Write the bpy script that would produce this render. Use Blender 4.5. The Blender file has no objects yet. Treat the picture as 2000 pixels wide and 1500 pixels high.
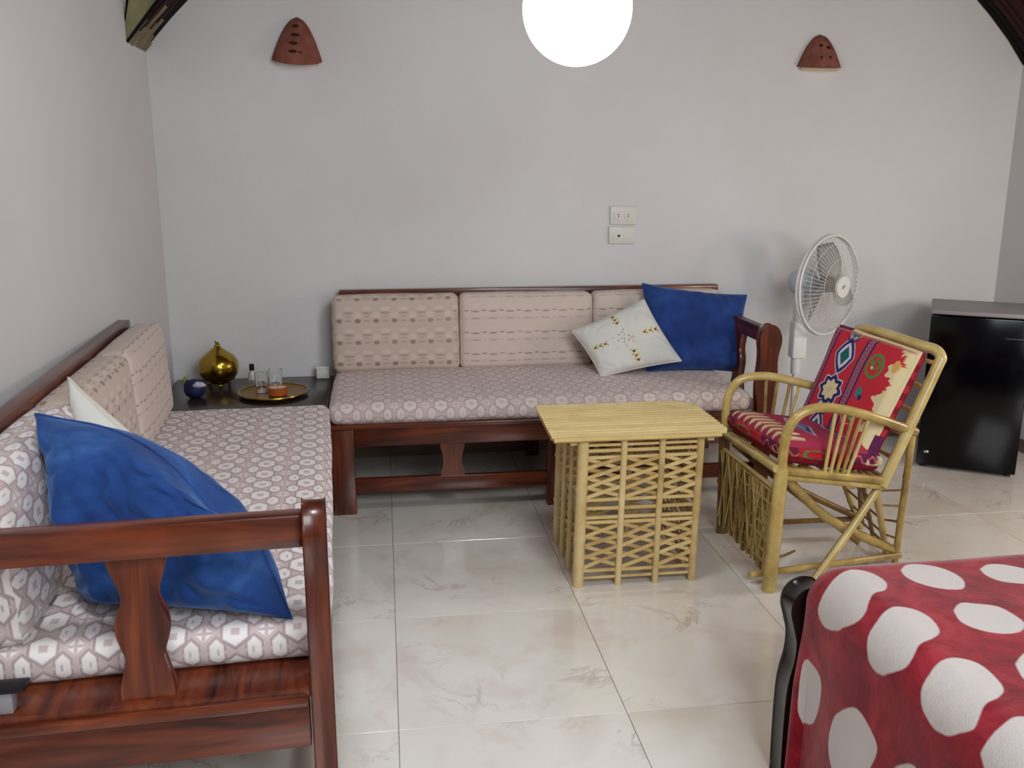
import bpy, bmesh, math, random
import numpy as np
from mathutils import Vector, Matrix, noise
random.seed(7)
C = bpy.context.scene.collection
sc = bpy.context.scene
PI = math.pi

# ------------------------------------------------------------------ camera
cam_d = bpy.data.cameras.new('camera'); cam = bpy.data.objects.new('camera', cam_d); C.objects.link(cam)
cam_d.sensor_width = 36.0; cam_d.lens = 1800/2000*36.0; cam_d.clip_start = 0.02
pi_, ya, ro = math.radians(13.399), math.radians(7.868), math.radians(0.088)
fw = Vector((math.sin(ya)*math.cos(pi_), math.cos(ya)*math.cos(pi_), -math.sin(pi_)))
r0 = Vector((math.cos(ya), -math.sin(ya), 0)); u0 = r0.cross(fw)
R_ = r0*math.cos(ro)+u0*math.sin(ro); U_ = -r0*math.sin(ro)+u0*math.cos(ro)
m = Matrix((R_, U_, -fw)).transposed().to_4x4(); m.translation = Vector((0, 0, 1.41))
cam.matrix_world = m
sc.camera = cam

# ------------------------------------------------------------------ light and exposure
sc.view_settings.view_transform = 'Standard'; sc.view_settings.look = 'None'
sc.view_settings.gamma = 1.0; sc.view_settings.use_curve_mapping = False
sc.view_settings.exposure = 0.0
LAMP_POS = (0.525, 2.55, 1.81); LAMP_R = 0.1445; LAMP_E = 24.0
w = bpy.data.worlds.new('world'); sc.world = w; w.use_nodes = True
w.node_tree.nodes['Background'].inputs[0].default_value = (0.62, 0.66, 0.75, 1)
w.node_tree.nodes['Background'].inputs[1].default_value = 0.25
def area(name, loc, target, sx, sy, power, col):
    d = bpy.data.lights.new(name, 'AREA'); d.shape = 'RECTANGLE'; d.size = sx; d.size_y = sy
    d.energy = power; d.color = col
    o = bpy.data.objects.new(name, d); C.objects.link(o); o.location = loc
    o.rotation_euler = (Vector(target)-Vector(loc)).to_track_quat('-Z', 'Y').to_euler()
    return o
k = area('fill_overhead_behind', (1.15, -1.0, 2.45), (1.0, 1.3, 0.0), 1.7, 1.5, 50, (.90, .955, 1.0)); k.data.spread = math.radians(120)  # added overhead fill for floor and walls, not a known opening
k = area('fill_seat_left', (-0.2, 0.5, 2.9), (-0.45, 1.75, 0.4), 0.35, 0.35, 2.6, (.93, .95, 1.0)); k.data.spread = math.radians(50)  # added fill that brightens the near end of the left sofa seat
k = area('fill_wall_right', (2.5, -2.2, 1.4), (1.0, 4.4, 0.9), 1.0, 1.0, 7, (.86, .93, 1.0)); k.data.spread = math.radians(80)  # added cool fill lifting the middle of the back wall
# bedside lamp beyond the right edge of the picture
d = bpy.data.lights.new('bedside_lamp', 'POINT'); d.energy = 25; d.color = (1.0, 0.82, 0.66); d.shadow_soft_size = .14
o = bpy.data.objects.new('bedside_lamp', d); C.objects.link(o); o.location = (2.98, 2.55, 1.12)

# ------------------------------------------------------------------ node expression helper
class X:
    def __init__(s, nt, v): s.nt = nt; s.v = v
    def _m(s, op, *a, clamp=False):
        n = s.nt.nodes.new('ShaderNodeMath'); n.operation = op; n.use_clamp = clamp
        for i, q in enumerate((s,)+a):
            q = q.v if isinstance(q, X) else q
            if isinstance(q, (int, float)): n.inputs[i].default_value = q
            else: s.nt.links.new(q, n.inputs[i])
        return X(s.nt, n.outputs[0])
    def __add__(s, o): return s._m('ADD', o)
    def __sub__(s, o): return s._m('SUBTRACT', o)
    def __mul__(s, o): return s._m('MULTIPLY', o)
    def __truediv__(s, o): return s._m('DIVIDE', o)
    def lt(s, o): return s._m('LESS_THAN', o)
    def gt(s, o): return s._m('GREATER_THAN', o)
    def abs(s): return s._m('ABSOLUTE')
    def floor(s): return s._m('FLOOR')
    def fr(s): return s._m('FRACT')
    def mx(s, o): return s._m('MAXIMUM', o)
    def mn(s, o): return s._m('MINIMUM', o)
    def clamp(s): return s._m('ADD', 0.0, clamp=True)
    def soft(s, edge, wd):   # 1 below edge, 0 above, smooth over wd
        return ((s-(edge+wd))*(-1.0/(2*wd))).clamp()
def mixc(nt, fac, a, b):
    n = nt.nodes.new('ShaderNodeMix'); n.data_type = 'RGBA'
    for idx, q in ((0, fac), (6, a), (7, b)):
        q = q.v if isinstance(q, X) else q
        if isinstance(q, (int, float)): n.inputs[idx].default_value = q
        elif isinstance(q, tuple): n.inputs[idx].default_value = q
        else: nt.links.new(q, n.inputs[idx])
    return X(nt, n.outputs[2])
def S(r, g, b):   # sRGB 0-255 to linear rgba
    f = lambda c: (c/255/12.92) if c/255 <= .04045 else ((c/255+.055)/1.055)**2.4
    return (f(r), f(g), f(b), 1.0)
def new_mat(name, rough=.5, col=None, metal=0, spec=.5, coat=0, sheen=0, trans=0, ior=1.45):
    mt = bpy.data.materials.new(name); mt.use_nodes = True
    nt = mt.node_tree; b = nt.nodes['Principled BSDF']
    b.inputs['Roughness'].default_value = rough; b.inputs['Metallic'].default_value = metal
    b.inputs['Specular IOR Level'].default_value = spec; b.inputs['Coat Weight'].default_value = coat
    b.inputs['Coat Roughness'].default_value = .12
    b.inputs['Sheen Weight'].default_value = sheen; b.inputs['Sheen Roughness'].default_value = .4
    b.inputs['Transmission Weight'].default_value = trans; b.inputs['IOR'].default_value = ior
    if col: b.inputs['Base Color'].default_value = col
    return mt, nt, b
def coords(nt, kind='Object', scale=(1, 1, 1), rnd=0.0):
    tc = nt.nodes.new('ShaderNodeTexCoord'); mp = nt.nodes.new('ShaderNodeMapping')
    mp.inputs['Scale'].default_value = scale
    nt.links.new(tc.outputs[kind], mp.inputs[0])
    if rnd:
        oi = nt.nodes.new('ShaderNodeObjectInfo'); v = nt.nodes.new('ShaderNodeVectorMath'); v.operation = 'SCALE'
        cx = nt.nodes.new('ShaderNodeCombineXYZ')
        for i in range(3): nt.links.new(oi.outputs['Random'], cx.inputs[i])
        nt.links.new(cx.outputs[0], v.inputs[0]); v.inputs['Scale'].default_value = rnd
        nt.links.new(v.outputs[0], mp.inputs[1])
    return mp.outputs[0]
def noi(nt, vec, scale, detail=4, rough=.55, dist=0.0):
    n = nt.nodes.new('ShaderNodeTexNoise'); n.inputs['Scale'].default_value = scale
    n.inputs['Detail'].default_value = detail; n.inputs['Roughness'].default_value = rough
    n.inputs['Distortion'].default_value = dist
    if vec is not None: nt.links.new(vec, n.inputs['Vector'])
    return X(nt, n.outputs[0])
def ramp(nt, x, stops):
    n = nt.nodes.new('ShaderNodeValToRGB'); e = n.color_ramp.elements
    while len(e) < len(stops): e.new(.5)
    for i, (p, c) in enumerate(stops): e[i].position = p; e[i].color = c
    nt.links.new(x.v, n.inputs[0]); return X(nt, n.outputs[0])
def bump(nt, b, h, strength=.2, dist=.01):
    n = nt.nodes.new('ShaderNodeBump'); n.inputs['Strength'].default_value = strength; n.inputs['Distance'].default_value = dist
    nt.links.new(h.v, n.inputs['Height']); nt.links.new(n.outputs[0], b.inputs['Normal'])
def setc(nt, b, x): nt.links.new(x.v, b.inputs['Base Color'])

M = {}
def plaster(name, c1, c2):
    mt, nt, b = new_mat(name, .75, spec=.3); v = coords(nt)
    setc(nt, b, ramp(nt, noi(nt, v, 1.3, 5), [(.3, c1), (.7, c2)]))
    bump(nt, b, noi(nt, v, 3.0, 4)*1.0+noi(nt, v, 40, 3)*.15, .25, .02); return mt
M['plaster'] = plaster('white_plaster', S(211, 209, 209), S(218, 217, 218))
M['ceil'] = plaster('dark_reed_ceiling', S(82, 62, 48), S(104, 82, 62))
# marble tile
mt, nt, b = new_mat('cream_marble', .12, spec=.9, coat=.4); v = coords(nt, 'Object', (1, 1, 1), 37.0)
n1 = noi(nt, v, 1.6, 4, .5, .9); n2 = noi(nt, v, 2.3, 6, .6, 1.6)
base = ramp(nt, n1, [(.25, S(212, 203, 190)), (.45, S(226, 221, 212)), (.62, S(232, 228, 221)), (.8, S(216, 205, 195))])
vein = ((n2-.5).abs()).soft(.010, .012)
patch = noi(nt, v, 2.8, 2, .5).soft(.43, .08)
base = mixc(nt, vein*patch*.55, base, S(158, 132, 112))
base = mixc(nt, noi(nt, v, 5, 5, .6, .5).soft(.40, .08)*.30, base, S(198, 174, 160))
setc(nt, b, base); M['tile'] = mt
mt, nt, b = new_mat('grout', .8, S(165, 155, 143)); M['grout'] = mt
# lacquered wood
def wood(name, c1, c2, c3, rough=.28, scale=(3, 3, 26), coat=.2):
    mt, nt, b = new_mat(name, rough, spec=.5, coat=coat); v = coords(nt, 'Object', scale, 11.0)
    g = noi(nt, v, 1.0, 6, .6, .6); k = noi(nt, coords(nt, 'Object', (1, 1, 1), 5.0), 4.0, 2)
    c = ramp(nt, g, [(.3, c1), (.5, c2), (.72, c3)])
    setc(nt, b, mixc(nt, k.soft(.42, .1)*.5, c, c1)); return mt
D1, D2, D3 = S(42, 16, 10), S(92, 39, 20), S(124, 60, 31)
M['wood_x'] = wood('mahogany_lacquer_along_x', D1, D2, D3, scale=(2.5, 26, 26))
M['wood_y'] = wood('mahogany_lacquer_along_y', D1, D2, D3, scale=(26, 2.5, 26))
M['wood_z'] = wood('mahogany_lacquer_along_z', D1, D2, D3, scale=(26, 26, 2.5))
M['table_wood'] = wood('dark_table_lacquer', S(34, 20, 22), S(46, 29, 29), S(58, 38, 35), .3, (2.5, 20, 20))
M['black_wood'] = wood('black_lacquer', S(20, 15, 15), S(30, 24, 24), S(40, 32, 31), .25, (20, 20, 2.5))
# sofa fabric (uv in metres)
def uvxy(nt):
    uv = nt.nodes.new('ShaderNodeUVMap'); uv.uv_map = 'UVMap'; s = nt.nodes.new('ShaderNodeSeparateXYZ')
    nt.links.new(uv.outputs[0], s.inputs[0]); return X(nt, s.outputs[0]), X(nt, s.outputs[1])
def sofa_fabric(name, mauve, white, dark, pu, pv, strength, swap=False):
    mt, nt, b = new_mat(name, .85, spec=.25, sheen=.15)
    u, v = uvxy(nt)
    if swap: u, v = v, u
    x = ((u/pu).fr()-.5).abs(); y = ((v/pv).fr()-.5).abs()
    big = (x/.21).mx(x*(.5/.21)+y/.42); dx_ = (x-.30).abs(); small = (dx_/.12).mx(dx_*(.5/.12)+(y-.5).abs()/.33)
    clo = (x-.5).abs()/.19+y/.26
    wmask = big.soft(.92, .07).mx(small.soft(.92, .09)).mx(clo.soft(.92, .1))
    cen = (x/.07).mx(y/.11).soft(1, .2).mx(((x-.5).abs()/.03).mn(y/.05).soft(1, .3)*clo.soft(.9, .1))
    wmask = wmask*(cen*-1.0+1.0)
    out = ((big-1.05).abs()).soft(.09, .05).mx(((small-1.12).abs()).soft(.12, .06)*(y*-1.0+.5).gt(.04))
    tick = ((x-.28).abs()/.018).mx((y-.5).abs()/.07).soft(1, .3)
    n = noi(nt, coords(nt, 'Object'), 7, 3)
    dk = (out.mx(tick))*(n.soft(.55, .12)*.6+.4)
    c = mixc(nt, wmask*strength, mauve, white); c = mixc(nt, dk*strength*.75, c, dark)
    wv = noi(nt, coords(nt, 'Object', (1, 1, 1)), 420, 2)
    setc(nt, b, c); bump(nt, b, wv+wmask*.6, .25, .002); return mt
M['seat_fabric'] = sofa_fabric('lozenge_brocade', S(194, 176, 174), S(234, 229, 227), S(132, 118, 123), .125, .098, .78, True)
M['seat_fabric_far'] = sofa_fabric('lozenge_brocade_faded', S(200, 182, 178), S(222, 210, 205), S(144, 129, 132), .125, .088, .7)
def back_fabric(name, base, lite, dark, full):
    mt, nt, b = new_mat(name, .85, spec=.25, sheen=.15)
    u, v = uvxy(nt); pu, pv = .083, .100
    x = ((u/pu).fr()-.5).abs(); y = (v/pv).fr()
    def blob(cx, cy, rx, ry, f=.3): return (((x-cx)*(x-cx))/(rx*rx)+((y-cy)*(y-cy))/(ry*ry)).soft(1, f)
    dots = blob(0, .30, .16, .10, .5)
    arc = ((((x-.5)*(x-.5))/(.30*.30)+((y-.45)*(y-.45))/(.18*.18)-1).abs()).soft(.25, .2)*y.gt(.47)
    dash = blob(.5, .55, .05, .07, .6).mx(blob(.36, .53, .04, .05, .6)).mx(blob(.34, .36, .05, .05, .6)).mx(blob(.42, .40, .03, .05, .6)).mx(blob(.42, .28, .03, .04, .6)).mx(blob(.5, .20, .20, .035, .6))
    lite_m = blob(0, .55, .2, .16, .6).mx(blob(.5, .85, .26, .1, .6))
    if full: dk = dots.mx(blob(.5, .66, .27, .055, .5)*.55).mx(blob(.5, .50, .16, .03, .6)*.5).mx(blob(.5, .30, .21, .04, .6)*.5)
    else: dk = (blob(.5, .62, .24, .035, .5).mx(blob(0, .66, .15, .03, .5))).mx(blob(.5, .30, .27, .04, .7)*.6).mx(blob(0, .30, .07, .025, .6)*.5)
    n = noi(nt, coords(nt, 'Object'), 6, 3)
    c = mixc(nt, lite_m*(.6 if full else .25), base, lite); c = mixc(nt, dk*(n.soft(.6, .15)*.4+.5), c, dark)
    setc(nt, b, c); bump(nt, b, noi(nt, coords(nt, 'Object'), 420, 2), .25, .002); return mt
M['back_full'] = back_fabric('motif_brocade', S(196, 178, 164), S(212, 197, 185), S(138, 119, 111), True)
M['back_dash'] = back_fabric('dashed_brocade', S(208, 191, 180), S(216, 202, 191), S(144, 130, 127), False)
M['piping'] = new_mat('mauve_piping', .8, S(120, 100, 96))[0]
# velvet
mt, nt, b = new_mat('blue_velvet', .8, spec=.2, sheen=.6); v = coords(nt)
b.inputs['Sheen Tint'].default_value = S(150, 180, 225)
setc(nt, b, ramp(nt, noi(nt, v, 5, 5, .6, .8), [(.3, S(22, 46, 98)), (.55, S(34, 68, 128)), (.75, S(62, 104, 160))]))
bump(nt, b, noi(nt, v, 9, 3, .5, .6), .35, .02); M['velvet'] = mt
mt, nt, b = new_mat('blue_velvet_dark', .85, spec=.15, sheen=.5); v = coords(nt)
b.inputs['Sheen Tint'].default_value = S(140, 165, 215)
setc(nt, b, ramp(nt, noi(nt, v, 5, 5, .6, .8), [(.3, S(30, 50, 104)), (.55, S(40, 66, 128)), (.75, S(58, 88, 150))]))
bump(nt, b, noi(nt, v, 9, 3, .5, .6), .3, .02); M['velvet2'] = mt
def baked(name, rough, sheen=0.0, var=0.0, spec=.3):   # colour print stored on the mesh
    mt, nt, b = new_mat(name, rough, spec=spec, sheen=sheen)
    a = nt.nodes.new('ShaderNodeAttribute'); a.attribute_name = 'Col'; c = X(nt, a.outputs['Color'])
    if var:
        n = noi(nt, coords(nt), 14, 4, .6, .5); c = mixc(nt, n.soft(.5, .18)*var, c, S(96, 14, 24))
    setc(nt, b, c); bump(nt, b, noi(nt, coords(nt), 300, 2), .2, .002); return mt
M['print'] = baked('cotton_print', .8)
M['pillow_print'] = baked('embroidered_cotton', .85, .15)
# fleece blanket: red with white spots (attribute holds signed distance to spot outline)
mt, nt, b = new_mat('spotted_fleece', .9, spec=.15, sheen=.35)
a = nt.nodes.new('ShaderNodeAttribute'); a.attribute_name = 'spot'; d = X(nt, a.outputs['Fac'])
v = coords(nt)
red = ramp(nt, noi(nt, v, 11, 4, .6, .7), [(.3, S(118, 12, 28)), (.5, S(150, 26, 40)), (.72, S(176, 50, 62))])
c = mixc(nt, (d*-1.0+noi(nt, v, 60, 2)*.002-.001).soft(-.0015, .002), S(214, 204, 199), red)
setc(nt, b, c); bump(nt, b, noi(nt, v, 260, 3)*.5+noi(nt, v, 10, 3)*2.0, .3, .006); M['fleece'] = mt
# bamboo
def bamboo(name, c1, c2, c3, rough=.28):
    mt, nt, b = new_mat(name, rough, spec=.5, coat=.25); v = coords(nt, 'Object', (1, 1, 1), 9.0)
    oi = nt.nodes.new('ShaderNodeObjectInfo'); r = X(nt, oi.outputs['Random'])
    c = ramp(nt, noi(nt, v, 9, 5, .65)*.8+r*.25-.02, [(.3, c1), (.5, c2), (.72, c3)])
    setc(nt, b, c); return mt
M['bamboo'] = bamboo('varnished_reed', S(180, 150, 94), S(210, 182, 126), S(226, 202, 150))
M['bamboo_top'] = bamboo('varnished_reed_slat', S(204, 174, 112), S(218, 192, 130), S(230, 206, 146), .16)
M['cane'] = bamboo('aged_cane', S(138, 108, 54), S(188, 160, 92), S(212, 190, 126))
M['cane_dark'] = bamboo('brown_cane', S(80, 54, 22), S(124, 92, 44), S(158, 126, 66))
M['strip'] = bamboo('pale_reed_strip', S(178, 142, 84), S(208, 176, 114), S(222, 196, 138), .4)
# others
M['gold'] = new_mat('brass', .22, S(176, 146, 58), metal=1)[0]
M['tray'] = new_mat('brass_tray', .35, S(150, 112, 58), metal=.7)[0]
M['glass'] = new_mat('clear_glass', .02, (1, 1, 1, 1), trans=1)[0]
M['black_plastic'] = new_mat('black_plastic', .35, S(14, 12, 18))[0]
M['white_plastic'] = new_mat('white_plastic', .4, S(226, 226, 222))[0]
M['socket_plastic'] = new_mat('ivory_socket_plastic', .4, S(214, 212, 204))[0]
M['grey_plastic'] = new_mat('pale_blue_grey_plastic', .4, S(190, 202, 212))[0]
M['hole'] = new_mat('socket_hole', .7, S(58, 54, 50))[0]
M['gloss_black'] = new_mat('gloss_black_enamel', .14, S(3, 3, 7), spec=.3)[0]
M['grey_top'] = new_mat('grey_enamel', .4, S(136, 132, 134))[0]
M['chrome'] = new_mat('chrome_badge', .25, S(190, 190, 180), metal=.8)[0]
M['amber'] = new_mat('amber_ceramic', .35, S(170, 88, 42))[0]
M['cream'] = new_mat('cream_wax', .6, S(214, 206, 194))[0]
M['navy'] = new_mat('navy_cloth', .6, S(16, 22, 66))[0]
M['lilac'] = new_mat('pale_lilac_cloth', .7, S(196, 190, 212))[0]
M['lime'] = new_mat('lime_cloth', .7, S(146, 152, 44))[0]
mt, nt, b = new_mat('terracotta', .85, spec=.2); v = coords(nt, 'Object', (1, 1, 1), 5)
setc(nt, b, ramp(nt, noi(nt, v, 18, 4), [(.3, S(118, 70, 58)), (.7, S(150, 94, 80))])); bump(nt, b, noi(nt, v, 60, 3), .3, .004); M['terracotta'] = mt
M['terra_hole'] = new_mat('pierced_opening', .9, S(58, 22, 18))[0]
M['rim_cream'] = new_mat('pale_cream_rim', .8, S(222, 212, 178))[0]
mt, nt, b = new_mat('dark_ceiling_reed', .7, spec=.2); v = coords(nt, 'Object', (6, 6, 6), 9)
setc(nt, b, ramp(nt, noi(nt, v, 2, 4), [(.3, S(30, 9, 9)), (.7, S(54, 20, 16))])); M['reed_dark'] = mt
mt, nt, b = new_mat('pale_ceiling_reed', .7, spec=.2); v = coords(nt, 'Object', (6, 6, 6), 9)
setc(nt, b, ramp(nt, noi(nt, v, 2, 4), [(.3, S(112, 98, 74)), (.7, S(150, 136, 110))])); M['reed_pale'] = mt
mt, nt, b = new_mat('olive_reed_face', .7, spec=.2); v = coords(nt, 'Object', (6, 6, 6), 9)
setc(nt, b, ramp(nt, noi(nt, v, 2, 4), [(.3, S(118, 114, 78)), (.7, S(150, 142, 108))])); M['reed_olive'] = mt
M['black_edge'] = new_mat('black_edging', .8, S(9, 8, 6), spec=.2)[0]
M['skirting'] = new_mat('brown_skirting', .4, S(128, 100, 84))[0]
mt, nt, b = new_mat('opal_glass_lit', .3, S(250, 250, 250))
b.inputs['Emission Color'].default_value = (.97, .985, 1.0, 1); b.inputs['Emission Strength'].default_value = LAMP_E; M['opal'] = mt
mt, nt, b = new_mat('fan_blade_plastic', .3, S(186, 184, 180), trans=.35); M['blade'] = mt

# ------------------------------------------------------------------ mesh helpers
def link(name, me, mat, parent=None):
    o = bpy.data.objects.new(name, me); C.objects.link(o)
    if mat is not None and not me.materials: me.materials.append(M[mat] if isinstance(mat, str) else mat)
    if parent: o.parent = parent
    return o
def fin(name, bm, mat, parent=None, smooth=False, off=(0, 0, 0)):
    if any(off): bmesh.ops.translate(bm, verts=bm.verts, vec=-Vector(off))
    bmesh.ops.recalc_face_normals(bm, faces=bm.faces)
    me = bpy.data.meshes.new(name); bm.to_mesh(me); bm.free()
    if smooth:
        for p in me.polygons: p.use_smooth = True
        if smooth != True: me.set_sharp_from_angle(angle=smooth)
    return link(name, me, mat, parent)
def thing(name, label, cat, loc=(0, 0, 0), rz=0, group=None):
    o = bpy.data.objects.new(name, None); C.objects.link(o); o.location = loc; o.rotation_euler = (0, 0, rz)
    o.empty_display_size = .05
    o['label'] = label; o['category'] = cat
    if group: o['group'] = group
    return o
def tag(o, label, cat, group=None):
    o['label'] = label; o['category'] = cat
    if group: o['group'] = group
    return o
def box(bm, x0, x1, y0, y1, z0, z1, bev=0, seg=2):
    r = bmesh.ops.create_cube(bm, size=1); vs = r['verts']
    for v in vs: v.co = Vector(((x0+x1)/2+v.co.x*(x1-x0), (y0+y1)/2+v.co.y*(y1-y0), (z0+z1)/2+v.co.z*(z1-z0)))
    if bev:
        es = list({e for v in vs for e in v.link_edges})
        bmesh.ops.bevel(bm, geom=es, offset=bev, segments=seg, affect='EDGES', profile=.5)
def bx(name, dims, mat, parent=None, bev=.004, off=(0, 0, 0), seg=2):
    bm = bmesh.new(); box(bm, *dims, bev=bev, seg=seg)
    return fin(name, bm, mat, parent, smooth=math.radians(35), off=off)
def tube(bm, pts, rad, n=8, caps=True):
    pts = [Vector(p) for p in pts]; k = len(pts)
    rads = rad if isinstance(rad, (list, tuple)) else [rad]*k
    rings = []; up = None
    for i, p in enumerate(pts):
        t = (pts[min(i+1, k-1)]-pts[max(i-1, 0)]).normalized()
        if up is None: up = Vector((0, 0, 1)) if abs(t.z) < .9 else Vector((1, 0, 0))
        a = (up-t*up.dot(t)).normalized(); b_ = t.cross(a); up = a
        rings.append([bm.verts.new(p+(a*math.cos(2*PI*j/n)+b_*math.sin(2*PI*j/n))*rads[i]) for j in range(n)])
    for i in range(k-1):
        for j in range(n):
            bm.faces.new((rings[i][j], rings[i][(j+1) % n], rings[i+1][(j+1) % n], rings[i+1][j]))
    if caps: bm.faces.new(rings[0][::-1]); bm.faces.new(rings[-1])
def smooth_path(pts, sub=5):
    P = [Vector(p) for p in pts]; out = []
    for i in range(len(P)-1):
        p0, p1, p2, p3 = P[max(i-1, 0)], P[i], P[i+1], P[min(i+2, len(P)-1)]
        for s in range(sub):
            t = s/sub
            out.append(.5*((2*p1)+(p2-p0)*t+(2*p0-5*p1+4*p2-p3)*t*t+(3*p1-p0-3*p2+p3)*t**3))
    out.append(P[-1]); return out
def cane(name, pts, rad, mat, parent, off, n=8, nodes=0, bend=False):
    P = smooth_path(pts) if bend else [Vector(p) for p in pts]
    if nodes and not bend:
        a, b_ = P[0], P[-1]; Q = []; R = []
        Q.append(a); R.append(rad)
        for i in range(1, nodes+1):
            t = i/(nodes+1)
            for d, rr in ((-.012, rad), (0, rad*1.16), (.012, rad)):
                Q.append(a.lerp(b_, t+d/max((b_-a).length, .05))); R.append(rr)
        Q.append(b_); R.append(rad); bm = bmesh.new(); tube(bm, Q, R, n)
    else:
        bm = bmesh.new(); tube(bm, P, rad, n)
    return fin(name, bm, mat, parent, smooth=math.radians(50), off=off)
def lathe(bm, prof, n=24, c=(0, 0, 0)):
    rings = []
    for r, z in prof:
        if r < 1e-5: rings.append([bm.verts.new((c[0], c[1], c[2]+z))])
        else: rings.append([bm.verts.new((c[0]+r*math.cos(2*PI*j/n), c[1]+r*math.sin(2*PI*j/n), c[2]+z)) for j in range(n)])
    for a, b_ in zip(rings, rings[1:]):
        for j in range(n):
            k = (j+1) % n
            if len(a) == 1 and len(b_) == 1: continue
            if len(a) == 1: bm.faces.new((a[0], b_[j], b_[k]))
            elif len(b_) == 1: bm.faces.new((a[j], b_[0], a[k]))
            else: bm.faces.new((a[j], a[k], b_[k], b_[j]))
def lathed(name, prof, mat, parent=None, n=24, c=(0, 0, 0), sm=40):
    bm = bmesh.new(); lathe(bm, prof, n, c); return fin(name, bm, mat, parent, smooth=math.radians(sm))
def prism(bm, outline, axis, a0, a1, bev=0):
    """outline: 2D points; axis: extrusion axis; (u,v) are the two others in xyz order"""
    def mk(p, a):
        if axis == 'y': return (p[0], a, p[1])
        if axis == 'x': return (a, p[0], p[1])
        return (p[0], p[1], a)
    v0 = [bm.verts.new(mk(p, a0)) for p in outline]; v1 = [bm.verts.new(mk(p, a1)) for p in outline]
    f0 = bm.faces.new(v0); f1 = bm.faces.new(v1[::-1]); n = len(outline)
    for i in range(n): bm.faces.new((v0[i], v0[(i+1) % n], v1[(i+1) % n], v1[i]))
    if bev:
        bm.normal_update(); es = list(f0.edges)+list(f1.edges)
        bmesh.ops.bevel(bm, geom=es, offset=bev, segments=2, affect='EDGES', profile=.5)
def pris(name, outline, axis, a0, a1, mat, parent=None, bev=.004, off=(0, 0, 0)):
    bm = bmesh.new(); prism(bm, outline, axis, a0, a1, bev)
    return fin(name, bm, mat, parent, smooth=math.radians(40), off=off)
def smooth2(pts, sub=4): return [(p.x, p.y) for p in smooth_path([(a, b_, 0) for a, b_ in pts], sub)]
def struct(o): o['kind'] = 'structure'; return o
def nonuni(h, r, n):
    e = [-h+r*(1-math.cos(a*PI/2/4)) for a in range(5)]   # dense at the ends
    mid = [(-h+r)+(2*(h-r))*i/n for i in range(1, n)]
    return e+mid+[-x for x in e[::-1]]
def soft_block(name, size, r, n, mat, parent=None, puff=(0, 0, 0), loc=(0, 0, 0), wob=.002, seed=0, uvoff=(0, 0), shear=0.0):
    """upholstered block: rounded, slightly puffed; uv in metres (box projected)"""
    hx, hy, hz = (s/2 for s in size); xs, ys, zs = (nonuni(h, min(r, h*.98), k) for h, k in zip((hx, hy, hz), n))
    bm = bmesh.new(); uvl = bm.loops.layers.uv.new('UVMap')
    def pt(x, y, z):
        c = Vector((max(-hx+r, min(hx-r, x)), max(-hy+r, min(hy-r, y)), max(-hz+r, min(hz-r, z))))
        d = Vector((x, y, z))-c
        p = c+(d.normalized()*r if d.length > 1e-6 else d)
        fx, fy, fz = 1-(x/hx)**4, 1-(y/hy)**4, 1-(z/hz)**4
        p += Vector(((x/hx)*puff[0]*fy*fz, (y/hy)*puff[1]*fx*fz, (z/hz)*puff[2]*fx*fy))
        q = Vector((x, y, z))*6+Vector((seed*7.3, seed, 0)); p += noise.noise_vector(q)*wob
        p.x += shear*(p.z+hz)
        return p
    def grid(A, B, f, uvf, flip):
        V = [[bm.verts.new(pt(*f(a_, b_))) for b_ in B] for a_ in A]
        for i in range(len(A)-1):
            for j in range(len(B)-1):
                q = [(i, j), (i+1, j), (i+1, j+1), (i, j+1)]
                if flip: q = q[::-1]
                fa = bm.faces.new([V[a_][b_] for a_, b_ in q])
                for lp, (a_, b_) in zip(fa.loops, q):
                    uu = uvf(A[a_], B[b_]); lp[uvl].uv = (uu[0]+uvoff[0]+5, uu[1]+uvoff[1]+5)
    grid(xs, ys, lambda a_, b_: (a_, b_, hz), lambda a_, b_: (a_, b_), False)
    grid(xs, ys, lambda a_, b_: (a_, b_, -hz), lambda a_, b_: (a_, b_), True)
    grid(xs, zs, lambda a_, b_: (a_, -hy, b_), lambda a_, b_: (a_, b_-hy-hz), False)
    grid(xs, zs, lambda a_, b_: (a_, hy, b_), lambda a_, b_: (a_, hy+hz-b_), True)
    grid(ys, zs, lambda a_, b_: (hx, a_, b_), lambda a_, b_: (b_+.3, a_), False)
    grid(ys, zs, lambda a_, b_: (-hx, a_, b_), lambda a_, b_: (b_, a_), True)
    bmesh.ops.remove_doubles(bm, verts=bm.verts, dist=1e-5)
    bmesh.ops.translate(bm, verts=bm.verts, vec=loc)
    return fin(name, bm, mat, parent, smooth=True)
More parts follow.
